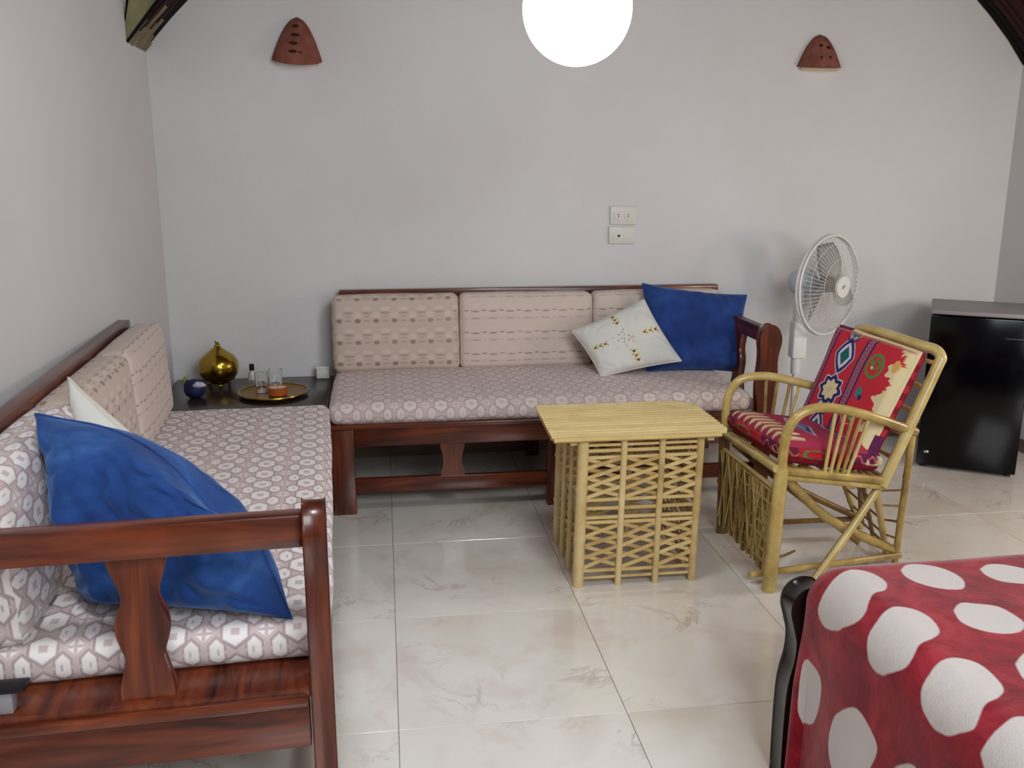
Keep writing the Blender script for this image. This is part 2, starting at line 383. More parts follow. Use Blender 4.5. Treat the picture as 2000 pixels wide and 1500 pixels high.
def pillow(name, bl, br, tr, tl, th, mat, parent=None, n=60, pinch=.07, wr=.012, seed=0, colf=None, fold=None, frontbias=.5):
    """square cushion given its four corners (bottom left, bottom right, top right, top left)"""
    bl, br, tr, tl = map(Vector, (bl, br, tr, tl)); nrm = (br-bl).cross(tl-bl).normalized()
    cen = (bl+br+tr+tl)/4; bm = bmesh.new(); cols = []
    def P(u, v, s):
        p = bl*(1-u)*(1-v)+br*u*(1-v)+tr*u*v+tl*(1-u)*v
        a_, b_ = 2*u-1, 2*v-1
        sag = pinch*((1-a_*a_)*(b_*b_)**2); sag2 = pinch*((1-b_*b_)*(a_*a_)**2)
        mu = bl*.5*(1-v)+br*.5*(1-v)+tr*.5*v+tl*.5*v; mv = bl*(1-u)*.5+br*u*.5+tr*u*.5+tl*(1-u)*.5
        p = p+(mv-p)*sag*1.6/max(abs(b_), .3)*abs(b_)+(mu-p)*sag2*1.6/max(abs(a_), .3)*abs(a_)
        e = max(0, (1-a_**4))*max(0, (1-b_**4)); h = th*.5*(e**.55)
        q = Vector((u*3.1, v*3.1, s*2+seed*5.7))
        wv = noise.noise(q)*wr+abs(noise.noise(q*2.3+Vector((3, 1, 0))))*wr*.9*(1 if s > 0 else .6)
        h = h*(1+.15*noise.noise(q*.7))+wv*min(1, e*3)
        p = p+nrm*s*h
        if fold: p = fold(u, v, p)
        return p
    F = {}; B = {}
    ts = [.5-.5*math.cos(PI*i/n)*(1) for i in range(n+1)]; ts = [.5*t+.5*i/n for i, t in enumerate(ts)]
    for i in range(n+1):
        for j in range(n+1):
            u, v = ts[i], ts[j]; F[i, j] = bm.verts.new(P(u, v, 1)); cols.append((u, v))
    for i in range(n+1):
        for j in range(n+1):
            if i in (0, n) or j in (0, n): B[i, j] = F[i, j]
            else: B[i, j] = bm.verts.new(P(ts[i], ts[j], -1)); cols.append((ts[i], ts[j]))
    for i in range(n):
        for j in range(n):
            bm.faces.new((F[i, j], F[i+1, j], F[i+1, j+1], F[i, j+1])); bm.faces.new((B[i, j], B[i, j+1], B[i+1, j+1], B[i+1, j]))
    edge = [F[i, 0].co.copy() for i in range(n+1)]+[F[n, j].co.copy() for j in range(1, n+1)]+[F[i, n].co.copy() for i in range(n-1, -1, -1)]+[F[0, j].co.copy() for j in range(n-1, -1, -1)]
    me = bpy.data.meshes.new(name); bm.to_mesh(me); bm.free()
    for p in me.polygons: p.use_smooth = True
    if colf: bake(me, colf(np.array(cols)))
    return link(name, me, mat, parent), edge
def bake(me, rgb):
    a_ = me.attributes.new('Col', 'FLOAT_COLOR', 'POINT'); c = np.ones((len(me.vertices), 4), np.float32); c[:, :3] = rgb
    a_.data.foreach_set('color', c.ravel())

# ------------------------------------------------------------------ room
XL, XR, YB, YF, ZC = -1.0, 3.165, 4.42, -2.6, 3.0
o = bx('floor', (XL-.1, XR+.1, YF, YB+.1, -.10, -.006), 'grout', bev=0); struct(o); floor_o = o
# 60 cm marble tiles, each its own piece (joints recessed)
bm = bmesh.new(); box(bm, -.2992, .2992, -.2992, .2992, -.006, 0, bev=.0008, seg=1)
me0 = bpy.data.meshes.new('floor_tile'); bm.to_mesh(me0); bm.free(); me0.materials.append(M['tile'])
for i in range(-2, 6):
    for j in range(-8, 4):
        cx, cy = .3+.6*i, 2.41+.6*j
        x0, x1, y0, y1 = cx-.3, cx+.3, cy-.3, cy+.3
        cutx0, cutx1, cuty1 = max(x0, XL), min(x1, XR), min(y1, YB)
        if cutx1-cutx0 < .02 or y1 < YF: continue
        if cutx0 > x0+.001 or cutx1 < x1-.001 or cuty1 < y1-.001:
            bm = bmesh.new(); box(bm, cutx0-cx+.0008, cutx1-cx-.0008, -.2992, cuty1-cy-.0008, -.006, 0, bev=.0008, seg=1)
            me = bpy.data.meshes.new('floor_tile'); bm.to_mesh(me); bm.free(); me.materials.append(M['tile'])
        else: me = me0
        t = bpy.data.objects.new('floor_tile', me); C.objects.link(t); t.location = (cx, cy, 0); t.parent = floor_o
bm = bmesh.new(); box(bm, XL, XR, YB-.0, YB+.1, 0, ZC); o = struct(fin('wall_back', bm, 'plaster'))
struct(bx('wall_left', (XL-.1, XL, YF, YB+.1, 0, ZC), 'plaster', bev=0))
struct(bx('wall_right', (XR, XR+.1, YF, YB+.1, 0, ZC), 'plaster', bev=0))
struct(bx('wall_front', (XL-.1, XR+.1, YF-.1, YF, 0, ZC), 'plaster', bev=0))
struct(bx('ceiling', (XL-.1, XR+.1, YF-.1, YB+.1, ZC, ZC+.1), 'ceil', bev=0))
struct(bx('baseboard_back', (XL, XR, YB-.012, YB, 0, .065), 'skirting', bev=.002))
struct(bx('baseboard_right', (XR-.012, XR, YF, YB-.012, 0, .065), 'skirting', bev=.002))
struct(bx('baseboard_left', (XL, XL+.012, YF, YB-.012, 0, .065), 'skirting', bev=.002))
# arch rib in front of the back wall: solid backing with reed strips on its underside
CXA = (XL+XR)/2; HALF = (XR-XL)/2; A0 = math.radians(50); RA = HALF/math.sin(A0); ZA = 1.885-RA*math.cos(A0)
def arcp(t, r): a_ = -A0+2*A0*t; return (CXA+r*math.sin(a_), ZA+r*math.cos(a_))
YR0 = 4.10
root = thing('ceiling_arch', 'dark reed and wood arch springing across the top of the back wall', 'arch', (CXA, 4.26, 1.885))
off = root.location
bm = bmesh.new(); N = 48
out = [arcp(i/N, RA+.022) for i in range(N+1)]+[(XR, ZC-.01), (XL, ZC-.01)]
out = [(max(XL, min(XR, a_)), b_) for a_, b_ in out]
prism(bm, out, 'y', YR0+.01, YB-.001); fin('arch_body', bm, 'plaster', root, off=off)
# front face edging (olive reed board between black edges)
def arcband(name, r0_, r1_, y0, y1, mat, t0=0, t1=1, n=24, parent=root, jag=0):
    bm = bmesh.new(); prev = None
    for i in range(n+1):
        t = t0+(t1-t0)*i/n; w_ = 1+jag*random.uniform(-1, 1)
        a_, b_ = arcp(t, r0_), arcp(t, r1_)
        cl = lambda q: (max(XL+.002, min(XR-.002, q[0])), q[1]); a_, b_ = cl(a_), cl(b_)
        cur = [bm.verts.new((a_[0], y0, a_[1])), bm.verts.new((a_[0], y1, a_[1])), bm.verts.new((b_[0], y1, b_[1])), bm.verts.new((b_[0], y0, b_[1]))]
        if prev:
            for k in range(4): bm.faces.new((prev[k], prev[(k+1) % 4], cur[(k+1) % 4], cur[k]))
        else: bm.faces.new(cur)
        prev = cur
    bm.faces.new(prev[::-1]); bmesh.ops.remove_doubles(bm, verts=bm.verts, dist=1e-6)
    return fin(name, bm, mat, parent, off=off)
arcband('front_board', RA+.012, RA+.13, YR0, YR0+.012, 'reed_olive')
arcband('edge_strip', RA+.0, RA+.014, YR0-.006, YR0+.012, 'black_edge')
arcband('edge_strip', RA+.128, RA+.145, YR0-.006, YR0+.012, 'black_edge')
# underside: seven long strips side by side, pale bare ends of uneven length on the left
arcband('arch_lining', RA+.016, RA+.024, YR0+.002, YB-.001, 'reed_dark', 0, 1, 40)
ns = 7; wd = (YB-YR0-.01)/ns; ends = [.022, .014, .034, .012, .028, .010, .005]
for k in range(ns):
    y0 = YR0+.005+wd*k; e = ends[k]; dr = random.uniform(-.004, .004)
    arcband('dark_strip', RA+.006+dr, RA+.021, y0+.004, y0+wd-.004, 'black_edge' if k in (5, 6) else 'reed_dark', e, 1, 30)
    arcband('pale_strip', RA-.001+dr, RA+.021, y0+.007, y0+wd-.010, 'reed_pale', .0, e, 3)
    arcband('pale_strip', RA-.004+dr, RA+.021, y0+wd*.38, y0+wd*.58, 'reed_pale', .0, e+random.uniform(.004, .012), 3)
# ------------------------------------------------------------------ pendant globe
root = thing('pendant_lamp', 'lit white glass globe lamp hanging at the top of the picture', 'lamp', LAMP_POS)
bm = bmesh.new(); bmesh.ops.create_uvsphere(bm, u_segments=48, v_segments=32, radius=LAMP_R); fin('globe', bm, 'opal', root, smooth=True)
lathed('collar', [(0, .04), (.05, .04), (.05, 0), (.055, -.02), (0, -.02)], 'chrome', root, c=(0, 0, LAMP_R+.01))
bm = bmesh.new(); tube(bm, [(0, 0, LAMP_R+.04), (0, 0, ZC-LAMP_POS[2]-.02)], .004); fin('cord', bm, 'black_plastic', root, smooth=True)
lathed('ceiling_rose', [(0, .0), (.06, 0), (.05, -.03), (0, -.035)], 'white_plastic', root, c=(0, 0, ZC-LAMP_POS[2]))

# ------------------------------------------------------------------ sconces
def sconce(label, cx, zb, zt, hw, kind, tilt, dr):
    root = thing('wall_sconce', label, 'sconce', (cx, YB, zb), 0); root.rotation_euler = (0, tilt, 0)
    H = zt-zb; nu, nv = 28, 16; T = .008
    prof = lambda t: (1-t)**.52
    bm = bmesh.new()
    def ring(sc_, d):
        G = []
        for j in range(nv+1):
            t = j/nv; rr = max(.03, prof(t))*1.0
            G.append([bm.verts.new(((hw-d)*rr*math.cos(PI*i/nu), -.001-(.095-d)*rr*math.sin(PI*i/nu), (H-d*.8)*t-(dr*math.sin(PI*i/nu)*(1-t)))) for i in range(nu+1)])
        return G
    A = ring(1, 0); B = ring(1, T)
    holes = set()
    for j in range(nv):
        for i in range(nu):
            if (j, i) in holes: continue
            bm.faces.new((A[j][i], A[j][i+1], A[j+1][i+1], A[j+1][i])); bm.faces.new((B[j][i], B[j+1][i], B[j+1][i+1], B[j][i+1]))
    for i in range(nu): bm.faces.new((A[0][i], B[0][i], B[0][i+1], A[0][i+1]))
    bm.faces.new([A[nv][i] for i in range(nu+1)])
    fin('shade', bm, 'terracotta', root, smooth=math.radians(50))
    def on(u, t):   # point on the shade surface: u along width -1..1
        rr = max(.03, prof(t)); a_ = math.acos(max(-1, min(1, u)))
        return Vector((hw*rr*math.cos(a_), -.001-.095*rr*math.sin(a_), H*t-dr*math.sin(a_)*(1-t))), Vector((math.cos(a_)*.095, -hw*math.sin(a_), .02)).normalized()
    def slot(u0, u1, t, h):
        bm = bmesh.new(); n = 6; P = []
        for i in range(n+1):
            u = u0+(u1-u0)*i/n; hh = h*math.sqrt(max(0.05, 1-(2*i/n-1)**2))
            pa, na = on(u, t+hh/H); pb, _ = on(u, t-hh/H); P.append((bm.verts.new(pa+na*.0015), bm.verts.new(pb+na*.0015), bm.verts.new(pb-na*.006), bm.verts.new(pa-na*.006)))
        for a_, b_ in zip(P, P[1:]):
            for k in range(4): bm.faces.new((a_[k], a_[(k+1) % 4], b_[(k+1) % 4], b_[k]))
        bm.faces.new(P[0]); bm.faces.new(P[-1][::-1]); fin('slot', bm, 'terra_hole', root)
    if kind == 'slots':
        for t, a_, b_ in ((.80, -.38, .22), (.615, -.34, .25), (.44, -.36, .10), (.27, -.34, .08)): slot(a_, b_, t, .0065)
        slot(.12, .3, .26, .003)
    else:
        for t, a_, b_ in ((.66, -.42, -.12), (.60, .12, .5), (.31, -.28, -.17), (.31, .2, .32)): slot(a_, b_, t, .007)
    bm = bmesh.new()   # pale cream crescent shape showing under the rim
    pts = [(hw*.86*math.cos(PI*i/16), -.003-.055*math.sin(PI*i/16)) for i in range(17)]
    v0 = [bm.verts.new((x, y, -.018)) for x, y in pts]; v1 = [bm.verts.new((x*.9, y*.9, .02)) for x, y in pts]
    bm.faces.new(v0); bm.faces.new(v1[::-1])
    for i in range(17): bm.faces.new((v0[i], v0[(i+1) % 17], v1[(i+1) % 17], v1[i]))
    fin('rim_crescent', bm, 'rim_cream', root)
    return root
sconce('terracotta half-cone wall sconce with four slots, near the left corner', -.358, 1.862, 2.040, .110, 'slots', .05, .030)
sconce('smaller terracotta wall sconce with round holes, right of the globe lamp', 2.093, 1.868, 2.014, .108, 'holes', .0, .014)

# ------------------------------------------------------------------ wall sockets
root = thing('wall_socket', 'upper ivory double socket plate on back wall above the sofa', 'socket', (1.153, YB, 1.17))
bx('plate', (-.066, .066, -.012, -.0005, -.043, .045), 'socket_plastic', root, bev=.004)
for dx in (-.027, .022):
    h = lathed('socket_recess', [(0, 0), (.017, 0), (.019, .002), (.019, .004), (0, .004)], 'socket_plastic', root, n=20); h.rotation_euler = (PI/2, 0, 0); h.location = (dx, -.0115, 0)
    for dz in (-.005, .005):
        q = lathed('pin_hole', [(0, 0), (.0028, 0), (.0028, .003), (0, .003)], 'hole', root, n=10); q.rotation_euler = (PI/2, 0, 0); q.location = (dx, -.015, dz)
root = thing('wall_socket', 'lower ivory aerial socket plate with one dark hole on back wall', 'socket', (1.149, YB, 1.078))
bx('plate', (-.067, .063, -.014, -.0005, -.043, .041), 'socket_plastic', root, bev=.004)
q = lathed('pin_hole', [(0, 0), (.006, 0), (.0062, .004), (0, .004)], 'hole', root, n=14); q.rotation_euler = (PI/2, 0, 0); q.location = (-.018, -.0135, -.004)

# ------------------------------------------------------------------ sofas
SPLAT_L = [(-.048, 0), (-.046, .03), (-.036, .07), (-.033, .088), (-.040, .11), (-.046, .135), (-.044, .165), (-.033, .19), (-.031, .21), (-.040, .24), (-.050, .27), (-.050, .283)]
def splat_outline(h, w=1.0):
    L = smooth2([(x*w, z*h/.283) for x, z in SPLAT_L], 3); return L+[(-x, z) for x, z in L[::-1]]
def sofa(loc, rz, L, D, mirror, label, nf, cush, seatmat, pz, px):
    """local frame: x along the front 0..L (arm at x=L, or mirrored), y into depth, z up"""
    root = thing('wooden_sofa', label, 'sofa', loc, rz, 'matching wooden sofas with brocade cushions')
    s = -1 if mirror else 1
    def B(name, x0, x1, y0, y1, z0, z1, mat, bev=.004):
        a_, b_ = sorted((s*x0, s*x1)); return bx(name, (a_, b_, y0, y1, z0, z1), mat, root, bev=bev)
    mx_, my_, mz_ = 'wood_x', 'wood_y', 'wood_z'
    # legs: front ones wide boards
    B('leg', .0, .092, .004, .05, 0, .372, mz_); B('leg', L/2-.04, L/2+.05, .004, .05, 0, .30, mz_)
    for x in (.0, L/2-.02, L-.07): B('leg', x, x+.06, D-.09, D-.03, 0, .372, mz_)
    B('front_rail', .092, L-.055, .0, .03, .292, .372, mx_); B('bead', .0, L-.055, -.008, .03, .366, .386, mx_, .006)
    B('stretcher', .092, L/2-.04, .012, .04, .088, .150, mx_); B('stretcher', L/2+.05, L-.055, .012, .04, .088, .150, mx_)
    for a_, b_ in ((.092, L/2-.04), (L/2+.05, L-.055)):
        c_ = (a_+b_)/2; w2 = smooth2([(-.046, 0), (-.046, .022), (-.037, .05), (-.037, .09), (-.046, .12), (-.046, .145)], 3); w2 = w2+[(-x, z) for x, z in w2[::-1]]; ol = [(s*(c_+x), .149+z) for x, z in w2]
        pris('splat', ol, 'y', .014, .038, mz_, root, bev=.003)
    B('side_rail', .0, .03, .05, D-.03, .30, .372, my_)
    B('back_rail', .0, L, D-.06, D-.03, .30, .372, mx_)
    B('seat_platform', .004, L+.008, .03, D-.06, .362, .384, mx_, .005)
    # back: posts and long top rail
    B('back_post', .02, .07, D-.07, D-.04, .38, .80, mz_); B('back_post', L-.055, L-.01, D-.07, D-.03, .0, .80, mz_)
    B('back_post', L/2-.03, L/2+.03, D-.07, D-.04, .38, .80, mz_)
    B('back_top_rail', .02, L-.0, D-.075, D-.03, .795, .838, mx_, .006)
    B('back_slat', .02, L-.0, D-.06, D-.04, .55, .61, mx_)
    # arm end at x=L: shaped front post, arm rail, splat, apron with bead
    prof = [(-.035, 0), (-.03, .15), (-.028, .35), (-.036, .50), (-.030, .60), (-.03, .66), (-.036, .71), (-.030, .745), (-.014, .768), (.012, .772), (.034, .756), (.047, .725), (.048, .695), (.040, .655), (.036, .61), (.040, .54), (.034, .44), (.030, .30), (.026, .12), (.024, 0)]
    ol = [(s*(L-.02+px+x), z*pz) for x, z in smooth2(prof, 3)]
    pris('arm_post', ol, 'y', -.010, .036, mz_, root, bev=.006)
    B('arm_rail', L-.036, L+.006, .036, D-.03, .684*pz, .752*pz, my_, .005)
    ol = [(x+D*.44, .384+z) for x, z in splat_outline(.302)]
    pris('arm_splat', ol, 'x', *(sorted((s*(L-.034), s*(L-.006)))), mz_, root, bev=.003)
    B('end_apron', L-.02, L+.012, .04, D-.03, .250, .345, my_); B('bead', L-.02, L+.022, .04, D-.03, .345, .368, my_, .007)
    # mattress and back cushions
    m_ = soft_block('mattress', (L-.085, D-.03, .088), .034, (40, 18, 3), seatmat, root, puff=(.004, .008, .010), wob=.004, seed=nf, loc=(s*((L-.085)/2-.006), (D-.03)/2-.006, .384+.044))
    for (x0, x1, mat_, k) in cush:
        c_ = soft_block('back_cushion', (x1-x0-.004, .115, .352), .028, (14, 3, 8), mat_, root, puff=(.002, .012, .004), wob=.003, seed=k, loc=(0, 0, 0), uvoff=(k*.03, 0))
        c_.location = (s*(x0+x1)/2, D-.138+.0, .470+.176); c_.rotation_euler = (math.radians(-3.5), 0, 0)
    return root
sofa((-.235, 3.632, 0), 0, 1.86, .785, False, 'dark wooden sofa along the back wall with beige patterned seat and back cushions', 1,
     [(-.012, .572, 'back_full', 1), (.572, 1.208, 'back_dash', 2), (1.208, 1.845, 'back_dash', 3)], 'seat_fabric_far', .975, -.012)
sofa((-.247, 3.672, 0), PI/2+math.radians(3.2), 1.958, .79, True, 'dark wooden sofa along the left wall, nearest the camera, with beige lozenge mattress', 2,
     [(.0, .62, 'back_dash', 4), (.62, 1.25, 'back_full', 5), (1.25, 1.87, 'seat_fabric', 6)], 'seat_fabric', 1, 0)

# ------------------------------------------------------------------ throw pillows
def velvet_pillow(name, label, pts, th, mat, **k):
    cen = sum((Vector(p) for p in pts), Vector())/4; cen.z = min(p[2] for p in pts)
    root = thing(name, label, 'pillow', cen)
    q = [Vector(p)-cen for p in pts]
    body, edge = pillow('cover', *q, th, mat, root, **k)
    bm = bmesh.new(); tube(bm, edge[::2]+[edge[0]], .0035, 6, caps=False); fin('piping', bm, 'cream' if mat == 'pillow_print' else mat, root, smooth=True)
    return root, q
def fold_l(u, v, p):
    # top right corner flops forward and down over the arm side
    k = max(0, (u+v-1.25)/.75)
    return p+Vector((-.02*k*k, -.10*k*k, -.15*k*k))
velvet_pillow('blue_pillow', 'blue velvet pillow standing behind the arm of the left sofa', [(-.67, 1.965, .475), (-.215, 1.815, .482), (-.345, 1.99, .835), (-.770, 2.08, .875)], .20, 'velvet', pinch=.035, wr=.030, seed=3, fold=fold_l)
r_, q_ = velvet_pillow('blue_pillow', 'blue velvet pillow at the right end of the back sofa', [(1.185, 4.03, .480), (1.635, 4.01, .470), (1.698, 4.16, .808), (1.195, 4.19, .868)], .17, 'velvet2', pinch=.045, wr=.022, seed=9)
def lin(c): c = np.array(c)/255.; return np.where(c <= .04045, c/12.92, ((c+.055)/1.055)**2.4)
rng = np.random.RandomState(4)
def embroid(uv):
    u, v = uv[:, 0], uv[:, 1]; c = np.tile(lin((214, 215, 208)), (len(u), 1))
    def put(mask, col, a_=1.0): c[mask] = c[mask]*(1-a_)+lin(col)*a_
    for (ax, ay, bx_, by) in ((.5, .06, .5, .30), (.5, .72, .5, .94), (.06, .5, .28, .5), (.70, .5, .95, .5)):
        L = math.hypot(bx_-ax, by-ay); dx, dy = (bx_-ax)/L, (by-ay)/L
        s = (u-ax)*dx+(v-ay)*dy; t = (u-ax)*-dy+(v-ay)*dx
        put((s > 0) & (s < L) & (abs(t) < .045), (226, 214, 184), .8)
        for k in range(3):
            s0 = L*(.2+.3*k); put(np.hypot(s-s0, t*1.2) < .022, ((84, 84, 40), (150, 104, 50), (66, 84, 48))[k])
            put(np.hypot(s-s0-.03, t-.028) < .010, (176, 132, 80)); put(np.hypot(s-s0-.02, t+.03) < .010, (170, 150, 70))
    for _ in range(22):
        a_, r = rng.uniform(0, 2*PI), rng.uniform(.03, .15)
        put(np.hypot(u-.5-r*math.cos(a_), v-.5-r*math.sin(a_)) < .009, [(150, 150, 90), (186, 150, 90), (120, 84, 60)][rng.randint(3)])
    return c
velvet_pillow('white_pillow', 'white pillow embroidered with gold and green sprigs, leaning on the blue one', [(.955, 3.965, .478), (1.320, 3.945, .545), (1.18, 4.10, .805), (.845, 4.10, .665)], .10, 'pillow_print', pinch=.03, wr=.008, seed=5, n=110, colf=embroid)
velvet_pillow('white_pillow', 'white embroidered pillow tucked behind the blue one on the left sofa', [(-.72, 2.30, .475), (-.42, 2.12, .475), (-.52, 2.22, .66), (-.80, 2.40, .885)], .10, 'pillow_print', pinch=.03, wr=.008, seed=6, n=110, colf=embroid)

# ------------------------------------------------------------------ side table in the corner
root = thing('corner_table', 'low dark wooden table filling the corner between the two sofas', 'table', (-.612, 4.05, 0))
bx('tabletop', (-.372, .358, -.345, .355, .395, .42), 'table_wood', root, bev=.004)
bx('apron', (-.35, .34, -.325, -.305, .32, .395), 'table_wood', root); bx('apron', (-.35, .34, .31, .33, .32, .395), 'table_wood', root)
bx('apron', (-.355, -.335, -.305, .31, .32, .395), 'table_wood', root); bx('apron', (.32, .34, -.305, .31, .32, .395), 'table_wood', root)
for x in (-.335, .29):
    for y in (-.30, .26): bx('leg', (x, x+.045, y, y+.045, 0, .395), 'table_wood', root)
TZ = .42
root = thing('onion_lantern', 'golden onion-shaped brass lantern on the corner table', 'lantern', (-.765, 4.26, TZ))
pr = [(r_*.93, z_*.94) for r_, z_ in [(0, .016), (.045, .017), (.072, .034), (.090, .064), (.096, .094), (.092, .120), (.078, .144), (.056, .162), (.034, .177), (.019, .190), (.013, .200)]]
bm = bmesh.new(); lathe(bm, pr, 48)
for v in bm.verts:   # soft vertical gores
    a_ = math.atan2(v.co.y, v.co.x); k = 1+.018*abs(math.sin(3*a_)); v.co.x *= k; v.co.y *= k
fin('body', bm, 'gold', root, smooth=True)
bm = bmesh.new(); tube(bm, smooth_path([(0, 0, .182), (.003, 0, .192), (-.004, .002, .200), (-.008, 0, .206)]), [.012]*5+[.009]*5+[.005]*6, 8); fin('stem', bm, 'gold', root, smooth=True)
for k in range(3):
    a_ = -1.35+2*PI*k/3; bm = bmesh.new(); bmesh.ops.create_uvsphere(bm, u_segments=12, v_segments=8, radius=.010)
    f = fin('foot', bm, 'gold', root, smooth=True); f.location = (.05*math.cos(a_), .05*math.sin(a_), .010)
root = thing('round_tray', 'round brass tray holding glasses on the corner table', 'tray', (-.50, 4.045, TZ))
lathed('dish', [(0, .002), (.10, .002), (.11, .0), (.112, .006), (.148, .014), (.152, .017), (.150, .019), (.140, .013), (.108, .008), (0, .007)], 'tray', root, n=64)
lathed('rim', [(.147, .013), (.153, .0165), (.152, .021), (.147, .020)], 'gold', root, n=64)
def tumbler(x, y, r, h, label):
    root = thing('drinking_glass', label, 'glass', (x, y, TZ+.0085))
    lathed('bowl', [(0, 0), (r*.8, 0), (r*.82, .002), (r, h), (r-.002, h+.0005), (r*.78, .008), (0, .008)], 'glass', root, n=28)
    lathed('rim', [(r-.0022, h-.001), (r+.0004, h-.001), (r+.0004, h+.0015), (r-.0022, h+.0015)], 'glass', root, n=28)
tumbler(-.555, 4.085, .029, .082, 'left clear drinking glass on the brass tray')
tumbler(-.498, 4.118, .032, .088, 'right clear drinking glass, a little taller, on the brass tray')
root = thing('small_bottle', 'slim clear bottle with black cap beside the brass tray', 'bottle', (-.606, 4.19, TZ+.012))
root.location = (-.612, 4.215, TZ)
lathed('body', [(0, 0), (.016, 0), (.017, .004), (.017, .062), (.009, .074), (.008, .080), (.0065, .080), (.0075, .072), (.015, .060), (.015, .006), (0, .006)], 'glass', root)
lathed('cap', [(0, .078), (.011, .078), (.011, .105), (.009, .107), (0, .107)], 'black_plastic', root)
root = thing('candle_pot', 'short amber brown candle pot with pale top on the brass tray', 'candle', (-.478, 4.010, TZ+.0085))
lathed('pot', [(0, 0), (.036, 0), (.040, .004), (.042, .036), (.040, .038), (.037, .036), (.037, .030), (0, .030)], 'amber', root)
lathed('wax', [(0, .0305), (.0365, .0305), (.0365, .034), (0, .035)], 'cream', root)
bm = bmesh.new(); tube(bm, [(0, 0, .034), (.001, 0, .042)], .0012, 6); fin('wick', bm, 'hole', root)
root = thing('cloth_pouch', 'small navy blue pouch with pale lilac knot at left of the corner table', 'pouch', (-.835, 4.045, TZ))
bm = bmesh.new(); bmesh.ops.create_uvsphere(bm, u_segments=24, v_segments=16, radius=.045)
for v in bm.verts:
    v.co = Vector((v.co.x*1.0, v.co.y*.9, v.co.z*.95+.040)); v.co += noise.noise_vector(v.co*26)*.007; v.co.z = max(0, v.co.z)
fin('bag', bm, 'navy', root, smooth=True)
bm = bmesh.new(); bmesh.ops.create_uvsphere(bm, u_segments=16, v_segments=12, radius=.022)
for v in bm.verts: v.co = Vector((v.co.x*1.35+.026, v.co.y*.7-.028, v.co.z*.62+.062)); v.co += noise.noise_vector(v.co*60)*.008
fin('knot', bm, 'lilac', root, smooth=True)
bm = bmesh.new(); tube(bm, smooth_path([(-.030, 0, .055), (-.040, 0, .075), (-.028, 0, .092), (-.022, 0, .098)]), [.006]*6+[.008]*5+[.003]*5, 6); fin('tassel', bm, 'lime', root, smooth=True)
root = thing('white_box', 'small white plastic box on the corner table against the sofa end', 'box', (-.305, 4.36, TZ))
bx('case', (-.030, .030, -.02, .02, 0, .046), 'socket_plastic', root, bev=.004); bx('lid', (-.032, .032, -.022, .022, .046, .056), 'white_plastic', root, bev=.003)
# small dark-lidded box on the platform of the left sofa
root = thing('lidded_box', 'small grey box with flat black lid on the left sofa ledge', 'box', (-.79, 1.698, .384), math.radians(2.4))
bx('case', (-.045, .06, -.014, .016, 0, .046), 'grey_top', root, bev=.003); bx('lid', (-.055, .085, -.020, .022, .046, .056), 'black_plastic', root, bev=.002)

# ------------------------------------------------------------------ reed coffee table
root = thing('reed_table', 'square varnished reed table with openwork sides in front of the back sofa', 'table', (.835, 3.05, 0))
off = root.location
X0, X1, Y0, Y1 = .632, 1.036, 2.862, 3.245
ztop = .540
# top made of slats running along x, chamfered right corners
nsl = 15; ty0, ty1 = 2.822, 3.275; pw = (ty1-ty0)/nsl
for k in range(nsl):
    y = ty0+pw*(k+.5); xl, xr = .525+.012*(y-2.82)/.45, 1.137
    d = min(y-ty0, ty1-y)
    if d < .06: xr -= (.06-d)*.9
    if d < .02: xl += (.02-d)*.7
    bm = bmesh.new(); n_ = 8
    pts = [Vector((xl+(xr-xl)*i/6, y+.0012*math.sin(k*2.1+i), ztop-.007+.0008*math.sin(k+i*1.3))) for i in range(7)]
    tube(bm, pts, pw*.56, 8)
    for v in bm.verts: v.co.z = ztop-.007+(v.co.z-(ztop-.007))*.5
    fin('top_slat', bm, 'bamboo_top', root, smooth=math.radians(60), off=off)
for x in (.60, 1.07): bx('batten', (x-.012, x+.012, 2.85, 3.255, ztop-.032, ztop-.013), 'bamboo', root, bev=.003, off=off)
# posts: four stout corners, two thin ones between on each side
lean = .012
def post(x, y, r, zt=ztop-.012, nd=0): cane('leg', [(x-lean*.6, y, 0), (x+lean*.2, y, zt)], r, 'bamboo', root, off, 10, nodes=nd)
post(X0, Y0, .020, nd=2); post(X1, Y0, .014, nd=1); post(X0, Y1, .018, nd=2); post(X1, Y1, .014, nd=1)
for f in (.345, .67):
    post(X0+(X1-X0)*f, Y0-.004, .0115); post(X0+(X1-X0)*f, Y1+.004, .0105)
    post(X0-.006, Y0+(Y1-Y0)*f, .0105); post(X1+.006, Y0+(Y1-Y0)*f, .0105)
def hstrip(p, q, wd=.0055, th=.003, name='lattice_strip', mat='strip'):
    p, q = Vector(p), Vector(q); t = (q-p).normalized(); up = Vector((0, 0, 1)); nn = t.cross(up).normalized(); vv = nn.cross(t)
    bm = bmesh.new(); a_ = []
    for c_ in (p, (p+q)/2+nn*random.uniform(-.002, .002)+vv*random.uniform(-.0015, .0015), q):
        a_.append([bm.verts.new(c_+nn*sx*th+vv*sz*wd) for sx, sz in ((-1, -1), (1, -1), (1, 1), (-1, 1))])
    for r0_, r1_ in zip(a_, a_[1:]):
        for k in range(4): bm.faces.new((r0_[k], r0_[(k+1) % 4], r1_[(k+1) % 4], r1_[k]))
    bm.faces.new(a_[0][::-1]); bm.faces.new(a_[-1]); fin(name, bm, mat, root, off=off)
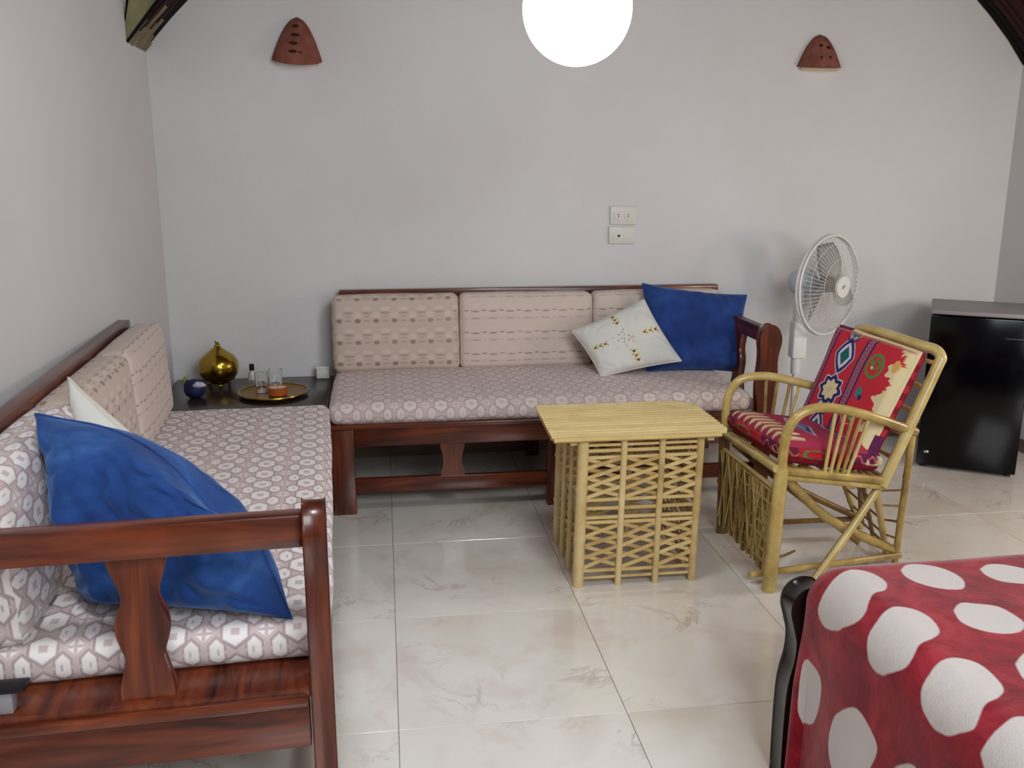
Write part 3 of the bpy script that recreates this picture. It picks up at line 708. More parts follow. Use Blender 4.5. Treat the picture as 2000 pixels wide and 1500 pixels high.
def side(P, Q, dense=True):
    P, Q = Vector(P), Vector(Q); bays = [0, .345, .67, 1]
    for z in (.505, .483, .463, .312, .282, .250, .232, .058, .030):
        if z in (.505, .030): hstrip(P+Vector((0, 0, z)), Q+Vector((0, 0, z)), .0045)
        else: hstrip(P+Vector((0, 0, z+random.uniform(-.003, .003))), Q+Vector((0, 0, z+random.uniform(-.003, .003))), .0055)
    nrm = (Q-P).cross(Vector((0, 0, 1))).normalized()*.004
    for (za, zb, nn) in ((.325, .458, 4), (.075, .222, 4)):
        st = (zb-za)/nn
        for b0, b1 in zip(bays, bays[1:]):
            pa, pb = P.lerp(Q, b0), P.lerp(Q, b1)
            for k in range(nn):
                z = za+st*k; j = lambda: random.uniform(-.004, .004)
                hstrip(pa+nrm+Vector((0, 0, z-.006+j())), pb+nrm+Vector((0, 0, z+st*1.05+j())), .0062, .0022)
                hstrip(pa-nrm+Vector((0, 0, z+st*1.05+j())), pb-nrm+Vector((0, 0, z-.006+j())), .0062, .0022)
side((X0, Y0, 0), (X1, Y0, 0)); side((X0, Y1, 0), (X0, Y0, 0)); side((X1, Y0, 0), (X1, Y1, 0)); side((X1, Y1, 0), (X0, Y1, 0))

# ------------------------------------------------------------------ reed armchair
root = thing('cane_armchair', 'low cane armchair with red patterned cushions and hooped arms beside the reed table', 'armchair', (1.55, 3.02, 0))
off = root.location; CN, CD, RD = 'cane', 'cane_dark', root
def cn(name, pts, r, mat='cane', n=8, nodes=0, bend=False): return cane(name, pts, r, mat, RD, off, n, nodes, bend)
A = Vector((1.273, 2.748, 0)); B_ = Vector((1.275, 3.255, 0))
# front legs continue up as hooped arms
cn('leg', [(1.262, 2.742, 0), (1.278, 2.745, .435)], .023, n=12, nodes=1)
cn('leg', [(1.285, 3.257, 0), (1.275, 3.255, .42)], .021, 'cane_dark', n=12, nodes=1)
armN = [(1.278, 2.745, .42), (1.279, 2.742, .50), (1.287, 2.740, .565), (1.318, 2.740, .615), (1.375, 2.742, .638), (1.46, 2.748, .632), (1.60, 2.765, .592), (1.775, 2.80, .525)]
armF = [(1.275, 3.255, .41), (1.274, 3.255, .49), (1.282, 3.255, .560), (1.318, 3.252, .615), (1.385, 3.25, .630), (1.47, 3.247, .622), (1.62, 3.235, .585), (1.80, 3.215, .535)]
cn('arm_hoop', armN, .0165, n=10, bend=True); cn('arm_hoop', armF, .0165, n=10, bend=True)
# seat frame
sN0, sN1, sF0, sF1 = (1.262, 2.742, .432), (1.665, 2.775, .365), (1.262, 3.262, .412), (1.68, 3.235, .36)
cn('seat_rail', [sN0, sN1], .015, nodes=1); cn('seat_rail', [Vector(sN0)+Vector((0, .0, -.024)), Vector(sN1)+Vector((0, 0, -.024))], .010)
cn('seat_rail', [sF0, sF1], .015, nodes=1); cn('seat_rail', [(1.257, 2.735, .438), (1.262, 3.27, .414)], .014, nodes=2); cn('seat_rail', [sN1, sF1], .014)
for k in range(7):
    t = (k+.5)/7; a_ = Vector(sN0).lerp(Vector(sN1), t); b_ = Vector(sF0).lerp(Vector(sF1), t); cn('seat_slat', [a_+Vector((0, 0, .002)), b_+Vector((0, 0, .002))], .008)
# back frame: two uprights joined by a bent top
cn('back_frame', [(1.655, 2.775, .345), (1.745, 2.792, .545), (1.835, 2.812, .745), (1.850, 2.818, .780), (1.845, 2.850, .800), (1.82, 2.90, .806), (1.79, 3.02, .815), (1.765, 3.13, .820), (1.755, 3.19, .812), (1.745, 3.215, .785), (1.72, 3.222, .70), (1.68, 3.235, .345)], .0185, n=10, bend=True)
for k, z in enumerate((.44, .52, .60, .68, .76)):
    t = (z-.345)/.44; cn('back_slat', [(1.655+.19*t, 2.78+.03*t, z), (1.675+.075*t, 3.225-.01*t, z)], .008)
# arm spindles, fanned
for (pa, pb) in (((1.432, 2.752, .402), (1.452, 2.747, .630)), ((1.452, 2.754, .398), (1.488, 2.750, .622)), ((1.474, 2.756, .394), (1.520, 2.753, .613)), ((1.496, 2.758, .390), (1.550, 2.757, .604)), ((1.515, 2.760, .387), (1.580, 2.761, .595))):
    cn('spindle', [pa, pb], .0065, n=8)
for (pa, pb) in (((1.43, 3.25, .395), (1.425, 3.248, .625)), ((1.452, 3.25, .393), (1.47, 3.246, .618)), ((1.49, 3.249, .39), (1.52, 3.244, .61)), ((1.51, 3.248, .386), (1.56, 3.242, .602))):
    cn('spindle', [pa, pb], .0065, n=8)
# rear legs and rungs
rl = [((1.765, 2.80, .53), (1.812, 2.90, 0), .0125), ((1.66, 2.83, .35), (1.822, 2.975, 0), .013), ((1.70, 3.02, .36), (1.835, 3.09, 0), .009), ((1.69, 3.225, .36), (1.85, 3.22, 0), .013), ((1.78, 3.215, .53), (1.865, 3.24, 0), .011)]
for p, q, r in rl: cn('leg', [p, q], r, 'cane' if r > .0124 else 'cane_dark', nodes=2)
def onl(i, z): p, q, _ = rl[i]; t = (p[2]-z)/p[2]; return Vector(p).lerp(Vector(q), t)
for z in (.30, .235, .17, .10, .05): cn('rung', [onl(0, z), onl(1, z)], .0042, 'cane_dark'); cn('rung', [onl(1, z), onl(3, z)], .0042, 'cane_dark')
for z in (.30, .17, .05): cn('rung', [onl(3, z), onl(4, z)], .0042, 'cane_dark')
# floor rails and crossed braces
cn('floor_rail', [(1.215, 2.80, .035), (1.82, 2.885, .035)], .012, nodes=2); cn('floor_rail', [(1.27, 3.24, .04), (1.84, 3.225, .04)], .011, 'cane_dark')
cn('brace', [(1.30, 2.79, .405), (1.50, 2.83, .215), (1.80, 2.90, .05)], .0165, nodes=0, bend=True)
cn('brace', [(1.665, 2.80, .34), (1.53, 2.76, .17), (1.375, 2.70, .012)], .014, bend=True)
cn('brace', [(1.29, 3.225, .40), (1.52, 3.22, .21), (1.83, 3.215, .05)], .013, 'cane_dark', bend=True)
cn('brace', [(1.67, 3.22, .35), (1.50, 3.235, .20), (1.29, 3.23, .05)], .011, 'cane_dark', bend=True)
cn('brace', [(1.29, 3.20, .38), (1.45, 3.0, .25), (1.62, 2.82, .12)], .010, 'cane_dark', bend=True)
cn('brace', [(1.29, 2.79, .10), (1.37, 2.88, .06), (1.46, 2.98, .03)], .005, 'cane_dark'); cn('brace', [(1.275, 2.78, .20), (1.34, 2.92, .08)], .005, 'cane_dark')
# front openwork panel between the legs
for z in (.352, .335, .29, .245, .20, .155, .11, .07): cn('panel_rail', [(1.262, 2.765, z+.012), (1.272, 3.24, z-.004)], .0055 if z < .34 else .008)
for k in range(26):
    y = 2.772+k*.0183; z0, z1 = .045+random.uniform(-.01, .01), .350
    cn('panel_reed', [(1.266, y, z0), (1.268, y+random.uniform(-.004, .004), z1)], .0055, 'cane' if k % 3 else 'cane_dark', n=6)
for k in range(6):
    y = 2.775+k*.078
    cn('panel_cross', [(1.260, y, .075), (1.260, min(y+.078, 3.24), .345)], .0035, n=5); cn('panel_cross', [(1.260, y, .345), (1.260, min(y+.078, 3.24), .075)], .0035, n=5)

# printed cotton cushions (applique-like pattern)
def star(x, y, n, r0_, r1_, rot=0):
    a_ = np.arctan2(y, x)+rot; r = np.hypot(x, y); k = np.abs(((a_*n/(2*PI)) % 1)-.5)*2
    return r-(r1_+(r0_-r1_)*k**1.0)
RED, NAVY, WHITE, CREAM, TEAL, GREEN, PURP, CHAIN, DRED, BLUE, GOLD = (196, 44, 58), (38, 42, 98), (206, 202, 212), (224, 206, 160), (18, 104, 98), (62, 140, 74), (98, 36, 78), (164, 98, 112), (142, 26, 46), (60, 120, 160), (222, 168, 92)
def applique(uv, H=1.0):
    u, v = uv[:, 0], uv[:, 1]*H; c = np.tile(lin(RED), (len(u), 1))
    def put(mk, col): c[mk] = lin(col)
    def chain(u0, w_):
        put(abs(u-u0) < w_, PURP); p = .075
        for ph in (0, .5):
            s = np.sin(2*PI*(v/p/2+ph*.5+0))*w_*.55; put(abs(u-u0-s) < .0075, CHAIN) ; s = -s; put(abs(u-u0-s) < .0075, CHAIN)
        put(abs(abs(u-u0)-w_) < .006, NAVY)
    chain(.075, .052); chain(.535, .045); put(u < .02, PURP)
    # medallion column at u=.30
    x = u-.315
    def med(yc, s=1.0):
        y = (v-yc)
        shape = np.hypot(x/.115, y/.17)**1.2*.35+(np.abs(x)/.125+np.abs(y)/.20)*.70
        put(shape < 1.14, CHAIN); put(shape < 1.08, WHITE); put(shape < 1.0, NAVY); put(shape < .74, WHITE)
        d = np.abs(x)/.044+np.abs(y)/.070; put(d < 1.35, NAVY); put((d < 1.15), TEAL)
    for yc in (.74,  .02): med(yc)
    y = v-.40
    for yy, r_o in ((v-.40, 0),):
        put(star(x, yy, 8, .150, .112, .0) < .013, WHITE); put(star(x, yy, 8, .150, .112, .0) < 0, NAVY); put(star(x, yy, 8, .104, .074) < 0, CREAM)
        put(star(x, yy, 8, .034, .020) < 0, (214, 190, 140))
    for sx in (-1, 1):
        q = np.hypot((x-sx*.038)/.034, (v-.225)/.05); put(q < 1.3, NAVY); put(q < 1, WHITE)
        q = np.hypot((x-sx*.028)/.024, (v-.93)/.03); put(q < 1.5, NAVY); put(q < 1, CHAIN)
    q = np.hypot(x/.05, (v-.965)/.035); put(q < 1.25, WHITE); put(q < 1.05, TEAL)
    # right field with cream leaves and green rings
    put(u > .875+.045*np.sin(v*23)+.02*np.sin(v*61), CREAM)
    for (cx, cy, a_) in ((.80, .62, .3), (.78, .30, 1.1), (.82, .08, 0)): put(star(u-cx, v-cy, 7, .13, .055, a_) < 0, RED)
    put(star(u-.90, v-.86, 5, .10, .03, .4) < 0, RED); put(np.hypot((u-.90)/.035, (v-.80)/.06) < 1, GOLD)
    cx, cy = .695, .745; r = np.hypot((u-cx), (v-cy)*.8); put(r < .085, (190, 52, 50)); put(np.abs(r-.085) < .010, GREEN)
    r = np.hypot(u-cx-.01, (v-cy-.02)); put(np.abs(r-.040) < .010, (70, 130, 72)); put(np.hypot(u-cx+.03, v-cy-.02) < .022, GREEN); put(np.hypot(u-cx+.02, v-cy+.02) < .014, CREAM)
    put(np.hypot((u-.655)/.032, (v-.48)/.05) < 1, BLUE); put(np.hypot((u-.665)/.026, (v-.48)/.042) < 1, (30, 140, 110)); put(np.hypot((u-.69)/.02, (v-.44)/.028) < 1, NAVY)
    q = star(u-.665, v-.245, 5, .095, .075, .6); put((q < 0) & (q > -.012), (232, 150, 150)); put(np.hypot(u-.70, v-.235) < .024, GREEN); put(np.hypot(u-.715, v-.235) < .013, WHITE)
    put(np.abs(v-1*H+.008) < .008, (196, 120, 110))
    return c
def seatcol(uv):
    u, v = uv[:, 0], uv[:, 1]; c = np.tile(lin((168, 52, 78)), (len(u), 1))
    def put(mk, col): c[mk] = lin(col)
    # v: 0 at the front edge
    put(u < .14, (152, 50, 84))
    for k in range(9):   # cream leaf fingers along the front
        cx = .08+.105*k; q = np.hypot((u-cx-.12*(v-.1))/.036, (v-.13)/.13); put(q < 1.0, CREAM)
        q = np.hypot((u-cx-.03-.12*(v-.1))/.012, (v-.11)/.08); put(q < 1.0, (212, 128, 100))
    q = np.abs(u-.55)/.30+np.abs(v-.42)/.11; put(q < 1, (188, 178, 200)); put(q < .8, (62, 76, 120)); put(q < .45, (150, 150, 186))
    q = np.abs(u-.55)/.26+np.abs(v-.75)/.09; put(q < 1, (180, 160, 190)); put(q < .75, (70, 66, 120))
    put((v > .55) & (v < .575), (150, 80, 120)); put((v > .9), (120, 36, 70))
    return c
def sidecol(t, s):
    c = np.tile(lin((172, 36, 56)), (len(t), 1))
    def put(mk, col): c[mk] = lin(col)
    put(t < .17, (112, 34, 56)); put(np.abs(s-.5-.3*np.sin(t*38)) < .10, (196, 96, 84))
    put((t > .17), (184, 36, 50)); put((np.abs(np.hypot((t-.33)/.11, (s-.45)/.42)-1) < .13), GREEN)
    put(t > .56, (196, 48, 56)); put(t > .64, (104, 30, 76)); put((t > .64) & (np.abs(s-.5-.33*np.sin(t*44)) < .09), (216, 112, 84))
    put((t > .84) & (s < .4+.3*np.sin(t*40)), CREAM); put(t > .93, CREAM)
    return c
def print_cushion(name, o8, nu, nv, nw, r, topf, sidef, puff, parent, off):
    """o8: function (u,v,w)->world point with w=0 bottom .. 1 printed face"""
    bm = bmesh.new(); rec = []
    def ease(n, e=.06):
        ts = [0, e*.12, e*.4, e]; return ts+[e+(1-2*e)*i/n for i in range(1, n)]+[1-t for t in ts[::-1]]
    U, V, W = ease(nu, .07), ease(nv, .07), ease(nw, .25)
    def pt(u, v, w_):
        du, dv = min(u, 1-u), min(v, 1-v); dw = min(w_, 1-w_)
        ex = max(0, 1-du/.07); ey = max(0, 1-dv/.07); ez = max(0, 1-dw/.35)
        bulge = puff*(1-(2*u-1)**4)*(1-(2*v-1)**4)
        ww = w_+bulge*(w_-.5)*2
        # round edges: pull in towards the centre
        k = 1-math.sqrt(max(0, 1-min(1, max(ex, ey))**2)); ww = .5+(ww-.5)*(1-k*.55)
        q = 1-math.sqrt(max(0, 1-ez**2)); uu = u+(.5-u)*2*.022*q*(ex > 0); vv = v+(.5-v)*2*.022*q*(ey > 0)
        return Vector(o8(uu, vv, ww))+noise.noise_vector(Vector((u*4, v*4, w_*2)))*.003-off
    def grid(A_, B2, f, kind, flip):
        G = [[bm.verts.new(pt(*f(a_, b_))) for b_ in B2] for a_ in A_]
        for i, a_ in enumerate(A_):
            for j, b_ in enumerate(B2): rec.append((kind,)+f(a_, b_))
        for i in range(len(A_)-1):
            for j in range(len(B2)-1):
                q = (G[i][j], G[i+1][j], G[i+1][j+1], G[i][j+1]); bm.faces.new(q[::-1] if flip else q)
    grid(U, V, lambda a_, b_: (a_, b_, 1.0), 0, False); grid(ease(12), ease(12), lambda a_, b_: (a_, b_, 0.0), 1, True)
    grid(U, W, lambda a_, b_: (a_, 0.0, b_), 2, False); grid(U, W, lambda a_, b_: (a_, 1.0, b_), 2, True)
    grid(V, W, lambda a_, b_: (0.0, a_, b_), 3, True); grid(V, W, lambda a_, b_: (1.0, a_, b_), 3, False)
    me = bpy.data.meshes.new(name); bm.to_mesh(me); bm.free()
    for p in me.polygons: p.use_smooth = True
    rec = np.array(rec); col = np.zeros((len(rec), 3))
    m0 = rec[:, 0] == 0; col[m0] = topf(rec[m0][:, 1:3])
    m1 = rec[:, 0] == 1; col[m1] = lin(DRED)
    for kk, ax in ((2, 1), (3, 2)):
        m2 = rec[:, 0] == kk; col[m2] = sidef(rec[m2][:, ax], rec[m2][:, 3])
    bake(me, col); return link(name, me, 'print', parent)
def tri(a_, b_, c_, d_, u, v): return a_*(1-u)*(1-v)+b_*u*(1-v)+c_*u*v+d_*(1-u)*v
# seat cushion: u from far (0) to near (1); v front (0) to back (1)
sa, sb_, sc_, sd = Vector((1.275, 3.245, .425)), Vector((1.285, 2.765, .445)), Vector((1.66, 2.79, .385)), Vector((1.67, 3.215, .375))
def seat_pt(u, v, w_): return tri(sa, sb_, sc_, sd, u, v)+Vector((0, 0, .082*w_))
def seat_side(t, s): return sidecol(t, s)
print_cushion('seat_cushion', seat_pt, 150, 110, 10, .02, seatcol, lambda t, s: sidecol(t, s), .16, root, off)
# back cushion: u far(0)->near(1), v bottom(0)->top(1)
ba, bb, bc, bd = Vector((1.590, 3.225, .445)), Vector((1.640, 2.795, .435)), Vector((1.822, 2.835, .785)), Vector((1.725, 3.225, .815))
bn = (bb-ba).cross(bd-ba).normalized()
if bn.x > 0: bn = -bn
def back_pt(u, v, w_): return tri(ba, bb, bc, bd, u, v)+bn*(.075*(w_)-.012)
def back_side(t, s): c = np.tile(lin((190, 44, 60)), (len(t), 1)); k = (np.sin(t*46) > .0) & (s < .8); c[k] = lin(DRED); c[(t < .2)] = lin(PURP); c[(s > .7) & (t > .2)] = lin(CREAM); return c
print_cushion('back_cushion', back_pt, 190, 190, 10, .02, applique, back_side, .12, root, off)

# ------------------------------------------------------------------ pedestal fan
FX, FY, FZ = 1.948, 4.14, .892
root = thing('pedestal_fan', 'white pedestal fan standing behind the armchair against the back wall', 'fan', (1.965, 4.15, 0))
px_, py_ = 0, 0
lathed('base', [(0, 0), (.17, 0), (.175, .008), (.16, .022), (.05, .034), (.03, .05), (0, .05)], 'white_plastic', root, n=40)
lathed('pole', [(0, .04), (.013, .04), (.013, .46), (0, .46)], 'white_plastic', root, n=16)
lathed('pole_sleeve', [(0, .42), (.022, .42), (.024, .44), (.024, .60), (.028, .62), (.03, .76), (.028, .80), (0, .80)], 'white_plastic', root, n=20)
bx('control_box', (-.036, .036, -.036, .028, .50, .68), 'white_plastic', root, bev=.012)
hd = bpy.data.objects.new('fan_head', None)
ax = Vector((.50, -.866, 0)).normalized()
lx = Vector((0, 0, 1)).cross(ax).normalized()   # horizontal across
hc = Vector((2.063, 4.075, .860))-Vector(root.location)
def H(a_, b_, c_): return hc+lx*a_+Vector((0, 0, 1))*b_+ax*c_
def ringp(r, c_, n=48): return [H(r*math.cos(2*PI*i/n), r*math.sin(2*PI*i/n), c_) for i in range(n+1)]
bm = bmesh.new()
prf = [(0, -.205), (.035, -.202), (.055, -.185), (.064, -.150), (.064, -.105), (.050, -.085), (0, -.08)]
rr = [[bm.verts.new(H(r*math.cos(2*PI*i/28), r*math.sin(2*PI*i/28), c_)) for i in range(28)] for r, c_ in prf[1:-1]]
for a_, b_ in zip(rr, rr[1:]):
    for i in range(28): bm.faces.new((a_[i], a_[(i+1) % 28], b_[(i+1) % 28], b_[i]))
bm.faces.new(rr[0]); bm.faces.new(rr[-1][::-1]); fin('motor_housing', bm, 'grey_plastic', root, smooth=math.radians(50))
bm = bmesh.new(); tube(bm, [(0, 0, .78), (0, 0, .84)]+[H(0, -.03, -.13)], .018, 12); fin('neck', bm, 'white_plastic', root, smooth=True)
GR = .232
bm = bmesh.new(); tube(bm, ringp(GR, -.012), .0065, 8, caps=False); tube(bm, ringp(GR, .006), .0055, 8, caps=False); fin('guard_rim', bm, 'white_plastic', root, smooth=True)
def cage(name, sgn, depth, r_in):
    bm = bmesh.new(); n = 64
    for i in range(n):
        a_ = 2*PI*i/n; pts = []
        for t in (0, .3, .6, .85, 1):
            r = r_in+(GR-r_in)*t; c_ = sgn*depth*(1-t**3.2); aa = a_+.12*(1-t)
            pts.append(H(r*math.cos(aa), r*math.sin(aa), c_))
        tube(bm, pts, .0011, 4)
    for t in (.45, .8):
        r = r_in+(GR-r_in)*t; tube(bm, ringp(r, sgn*depth*(1-t**3.2)), .0012, 4, caps=False)
    fin(name, bm, 'white_plastic', root, smooth=True)
cage('front_guard', 1, .070, .048); cage('rear_guard', -1, .075, .055)
bm = bmesh.new()
c0 = [bm.verts.new(H(.050*math.cos(2*PI*i/32), .050*math.sin(2*PI*i/32), .068)) for i in range(32)]; c1 = [bm.verts.new(H(.050*math.cos(2*PI*i/32), .050*math.sin(2*PI*i/32), .080)) for i in range(32)]
bm.faces.new(c0[::-1]); bm.faces.new(c1)
for i in range(32): bm.faces.new((c0[i], c0[(i+1) % 32], c1[(i+1) % 32], c1[i]))
badge = fin('front_badge', bm, 'white_plastic', root, smooth=math.radians(40))
bm = bmesh.new(); g = [bm.verts.new(H(a_, b_, c_)) for c_ in (.0795, .0815) for a_, b_ in ((-.012, -.004), (-.004, -.010), (.012, .004), (.004, .010))]
bm.faces.new(g[:4]); bm.faces.new(g[4:])
for i in range(4): bm.faces.new((g[i], g[(i+1) % 4], g[4+(i+1) % 4], g[4+i]))
fin('logo', bm, 'grey_top', badge)
bm = bmesh.new()
c0 = [bm.verts.new(H(.036*math.cos(2*PI*i/24), .036*math.sin(2*PI*i/24), -.035)) for i in range(24)]; c1 = [bm.verts.new(H(.030*math.cos(2*PI*i/24), .030*math.sin(2*PI*i/24), .035)) for i in range(24)]
bm.faces.new(c0[::-1]); bm.faces.new(c1)
for i in range(24): bm.faces.new((c0[i], c0[(i+1) % 24], c1[(i+1) % 24], c1[i]))
fin('hub', bm, new_mat('warm_grey_hub', .5, S(150, 140, 136))[0], root, smooth=math.radians(40))
for k in range(3):
    bm = bmesh.new(); a0 = math.radians(80+120*k); G = []
    for i in range(9):
        t = i/8; r = .03+.175*t; wd_ = (.25+.85*math.sin(PI*min(1, t*.75+.12)))*.052/r*1.1
        row = []
        for j in range(7):
            s = j/6-.5; a_ = a0+s*2*wd_+.45*t; row.append(bm.verts.new(H(r*math.cos(a_), r*math.sin(a_), -s*.055*(1-.3*t))))
        G.append(row)
    for i in range(8):
        for j in range(6): bm.faces.new((G[i][j], G[i+1][j], G[i+1][j+1], G[i][j+1]))
    bmesh.ops.solidify(bm, geom=bm.faces[:], thickness=.0025)
    fin('blade', bm, 'blade', root, smooth=True)

# ------------------------------------------------------------------ small fridge
f0 = Vector((2.494, 3.909, 0)); f1 = Vector((2.852, 3.683, 0)); dx = (f1-f0).normalized(); W = (f1-f0).length; ang = math.atan2(dx.y, dx.x)
root = thing('mini_fridge', 'black mini fridge with grey top at the right by the back wall', 'fridge', f0, ang)
DD = .40; HH = .762
bx('cabinet', (.004, W-.004, .045, DD, .02, HH-.02), 'grey_top', root, bev=.006)
bx('top_panel', (-.002, W+.002, .0, DD+.004, HH-.02, HH), 'grey_top', root, bev=.005)
bx('door', (.0, W, -.002, .042, .018, HH-.024), 'gloss_black', root, bev=.006)
b_ = bx('badge', (.030, .052, -.006, -.001, .078, .090), 'chrome', root, bev=.003)
bx('nameplate', (W*.74, W*.93, -.0045, -.001, HH-.115, HH-.109), new_mat('dull_nameplate', .4, S(52, 52, 58))[0], root, bev=.001)
for x in (.03, W-.03):
    for y in (.05, DD-.04): lathed('foot', [(0, 0), (.015, 0), (.015, .02), (0, .02)], 'black_plastic', root, n=12, c=(x, y, 0))

# ------------------------------------------------------------------ bed in the right foreground
root = thing('bed', 'black wooden bed at bottom right, covered by a red spotted blanket', 'bed', (1.6, .75, 0))
off = root.location
prof = [(.964, .0), (.884, .0), (.882, .13), (.883, .23), (.888, .276), (.897, .321), (.898, .366), (.889, .404), (.880, .438), (.883, .463), (.898, .484), (.922, .492), (.948, .486), (.964, .465)]
ol = [prof[0]]+smooth2(prof[1:], 3)
pris('bedpost', ol, 'y', 1.775, 1.835, 'black_wood', root, bev=.006, off=off)
pris('bedpost', [(3.2-1.19+0-x+1.19, z) for x, z in ol], 'y', 1.775, 1.835, 'black_wood', root, bev=.006, off=off)
bx('footboard', (.96, 2.24, 1.79, 1.82, .12, .48), 'black_wood', root, off=off)
bx('side_rail', (.965, .99, -.35, 1.78, .20, .32), 'black_wood', root, off=off); bx('side_rail', (2.21, 2.235, -.35, 1.78, .20, .32), 'black_wood', root, off=off)
bx('leg', (.97, 1.03, -.40, -.34, 0, .5), 'black_wood', root, off=off); bx('leg', (2.17, 2.23, -.40, -.34, 0, .5), 'black_wood', root, off=off)
bx('headboard', (.97, 2.23, -.44, -.40, .12, .9), 'black_wood', root, off=off)
bx('mattress', (1.0, 2.2, -.38, 1.66, .30, .52), 'lilac', root, bev=.03, off=off, seg=3)
SP = [[(.056,1.692),(.022,1.706),(-.005,1.713),(-.027,1.703),(-.039,1.675),(-.039,1.64),(-.018,1.608),(.008,1.600),(.030,1.578),(.052,1.553),(.075,1.556),(.106,1.599),(.122,1.648),(.108,1.68),(.083,1.685)],
[(.046,1.512),(.020,1.528),(-.006,1.536),(-.034,1.519),(-.044,1.484),(-.032,1.44),(-.002,1.418),(.025,1.408),(.046,1.390),(.066,1.382),(.083,1.395),(.1,1.417),(.108,1.447),(.1,1.476),(.076,1.500)],
[(.050,1.331),(.018,1.348),(-.013,1.351),(-.036,1.333),(-.04,1.298),(-.03,1.253),(-.003,1.228),(.025,1.218),(.045,1.201),(.062,1.191),(.080,1.207),(.097,1.228),(.104,1.26),(.094,1.297),(.074,1.320)],
[(-.107,1.696),(-.133,1.719),(-.161,1.719),(-.193,1.703),(-.21,1.674),(-.21,1.638),(-.187,1.602),(-.161,1.599),(-.129,1.61),(-.105,1.638),(-.099,1.667)],
[(-.282,1.683),(-.31,1.699),(-.339,1.695),(-.369,1.672),(-.39,1.643),(-.38,1.608),(-.351,1.591),(-.327,1.604),(-.289,1.624),(-.276,1.654)],
[(-.11,1.512),(-.142,1.539),(-.176,1.531),(-.205,1.518),(-.214,1.485),(-.212,1.45),(-.186,1.424),(-.149,1.421),(-.114,1.44),(-.098,1.471)],
[(.292,1.80),(.253,1.78),(.239,1.73),(.242,1.661),(.263,1.643),(.305,1.647),(.351,1.663),(.378,1.687),(.394,1.74),(.36,1.80)],
[(.323,1.567),(.278,1.556),(.241,1.525),(.216,1.494),(.213,1.467),(.225,1.437),(.245,1.414),(.282,1.421),(.33,1.446),(.383,1.519),(.358,1.561)],
[(.080,1.150),(.034,1.160),(.0,1.170),(-.028,1.149),(-.02,1.08),(.007,1.04),(.051,1.02),(.092,1.06),(.1,1.11)],
[(-.103,1.319),(-.14,1.349),(-.174,1.355),(-.20,1.31),(-.19,1.264),(-.13,1.23),(-.09,1.263),(-.088,1.282)],
[(.269,1.371),(.238,1.346),(.212,1.312),(.209,1.289),(.236,1.262),(.297,1.321),(.30,1.36)]]
extra = [(-.42, 1.45, .055), (-.36, 1.25, .06), (-.55, 1.62, .055), (-.52, 1.30, .06), (-.3, 1.05, .06), (-.68, 1.48, .055), (.12, .90, .06), (-.1, .95, .06), (.25, 1.05, .06), (-.5, 1.0, .06), (-.2, .75, .06), (.05, .65, .06), (.3, .8, .06), (-.7, 1.15, .06), (-.85, 1.6, .05), (-.85, 1.3, .06), (-.7, .8, .06), (-.45, .7, .06), (.4, 1.25, .05), (.42, 1.5, .04), (-.9, 1.0, .06), (-.1, .45, .06), (.2, .4, .06), (-.4, .4, .06), (-.7, .45, .06)]
def polysd(P, px, py):
    P = np.array(P); d = np.full(px.shape, 9.); ins = np.zeros(px.shape, bool); n = len(P)
    for i in range(n):
        a_, b_ = P[i], P[(i+1) % n]; e = b_-a_; wx, wy = px-a_[0], py-a_[1]
        t = np.clip((wx*e[0]+wy*e[1])/(e@e+1e-12), 0, 1); d = np.minimum(d, np.hypot(wx-e[0]*t, wy-e[1]*t))
        c_ = ((a_[1] > py) != (b_[1] > py)) & (px < (b_[0]-a_[0])*(py-a_[1])/(b_[1]-a_[1]+1e-12)+a_[0]); ins ^= c_
    return np.where(ins, -d, d)
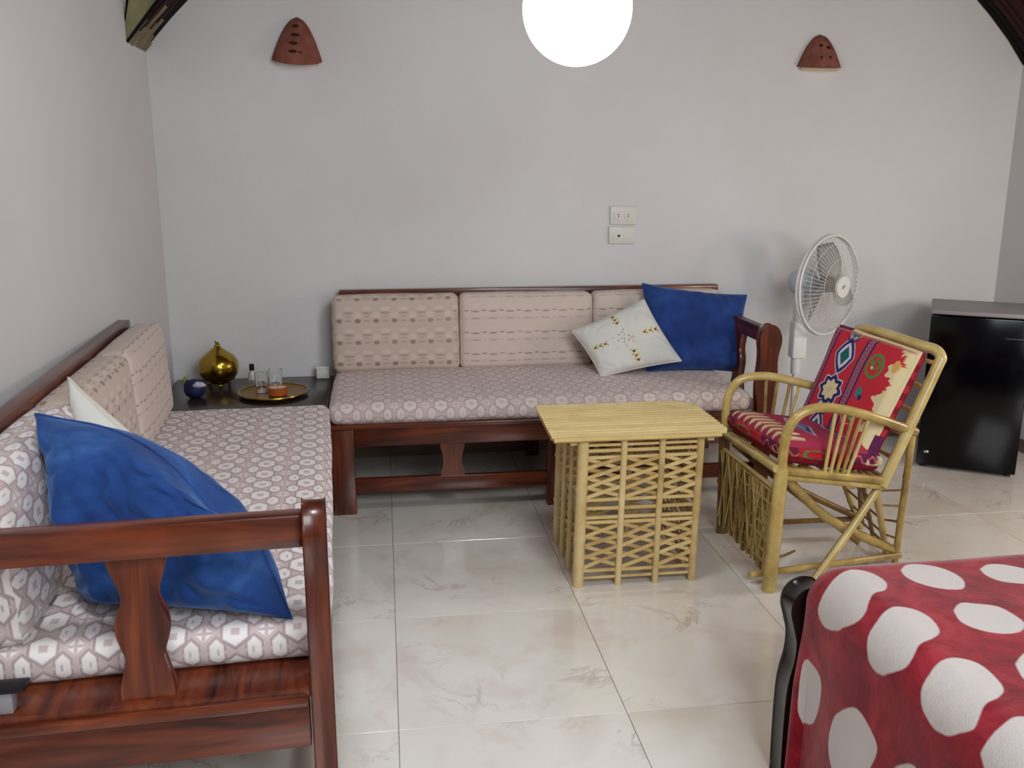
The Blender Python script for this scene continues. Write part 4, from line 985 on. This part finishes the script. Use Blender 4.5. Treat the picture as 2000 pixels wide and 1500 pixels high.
def blanket():
    aa = np.concatenate([np.linspace(-1.25, -.5, 16)[:-1], np.arange(-.5, .58, .0045)]); bb_ = np.concatenate([np.linspace(-.3, 1.0, 60)[:-1], np.arange(1.0, 2.27, .0045)])
    Aa, Bb = np.meshgrid(aa, bb_, indexing='ij'); XE, YE, ZT, r = .970, 1.715, .563, .075
    da, db = np.maximum(Aa, 0), np.maximum(Bb-YE, 0); rho = np.hypot(da, db)+1e-9; th = np.minimum(rho/r, PI/2)
    # the side drape hangs and flares slightly with folds
    drop = r*(1-np.cos(th))+np.maximum(0, rho-r*PI/2)
    hor = r*np.sin(th)*.95+.02*np.maximum(0, rho-r*PI/2)
    fold_ = .012*np.sin(Bb*17+1.0)*np.clip((rho-.12)/.2, 0, 1)
    Xw = XE-Aa+da-(hor+fold_)*da/rho; Yw = np.minimum(Bb, YE)+(hor+fold_*.3)*db/rho
    nz = np.array([noise.noise(Vector((x*3.5, y*3.5, 0))) for x, y in zip(Aa.ravel(), Bb.ravel())]).reshape(Aa.shape)
    Zw = ZT-drop+.007*nz*(rho < .1)-.01
    keep = Zw > .03
    Zw = np.maximum(Zw, .03)
    sp = np.full(Aa.shape, 9.)
    for P in SP: sp = np.minimum(sp, polysd(smooth2(P+[P[0]], 3), Aa, Bb))
    for (ca, cb, cr) in extra:
        k = 1+.22*np.cos(np.arctan2(Bb-cb, Aa-ca)*2+ca*9)+.12*np.cos(np.arctan2(Bb-cb, Aa-ca)*3+cb*7); sp = np.minimum(sp, np.hypot(Aa-ca, Bb-cb)-cr*k)
    na, nb = Aa.shape; idx = np.arange(na*nb).reshape(na, nb)
    V = np.stack([Xw, Yw, Zw], -1).reshape(-1, 3)-np.array(off)
    V2 = V.copy(); V2[:, 2] -= .0
    F = np.stack([idx[:-1, :-1], idx[1:, :-1], idx[1:, 1:], idx[:-1, 1:]], -1).reshape(-1, 4)
    okf = keep.ravel()[F].any(1); F = F[okf]
    me = bpy.data.meshes.new('blanket'); me.from_pydata(V.tolist(), [], F.tolist()); me.update()
    at = me.attributes.new('spot', 'FLOAT', 'POINT'); at.data.foreach_set('value', sp.ravel().astype(np.float32))
    for p in me.polygons: p.use_smooth = True
    me.materials.append(M['fleece'])
    o = bpy.data.objects.new('spotted_blanket', me); C.objects.link(o); o.location = off
    md = o.modifiers.new('thickness', 'SOLIDIFY'); md.thickness = .012; md.offset = 1 if False else -1
    tag(o, 'fleecy red blanket with big white spots draped over the bed at bottom right', 'blanket')
    return o
blanket()
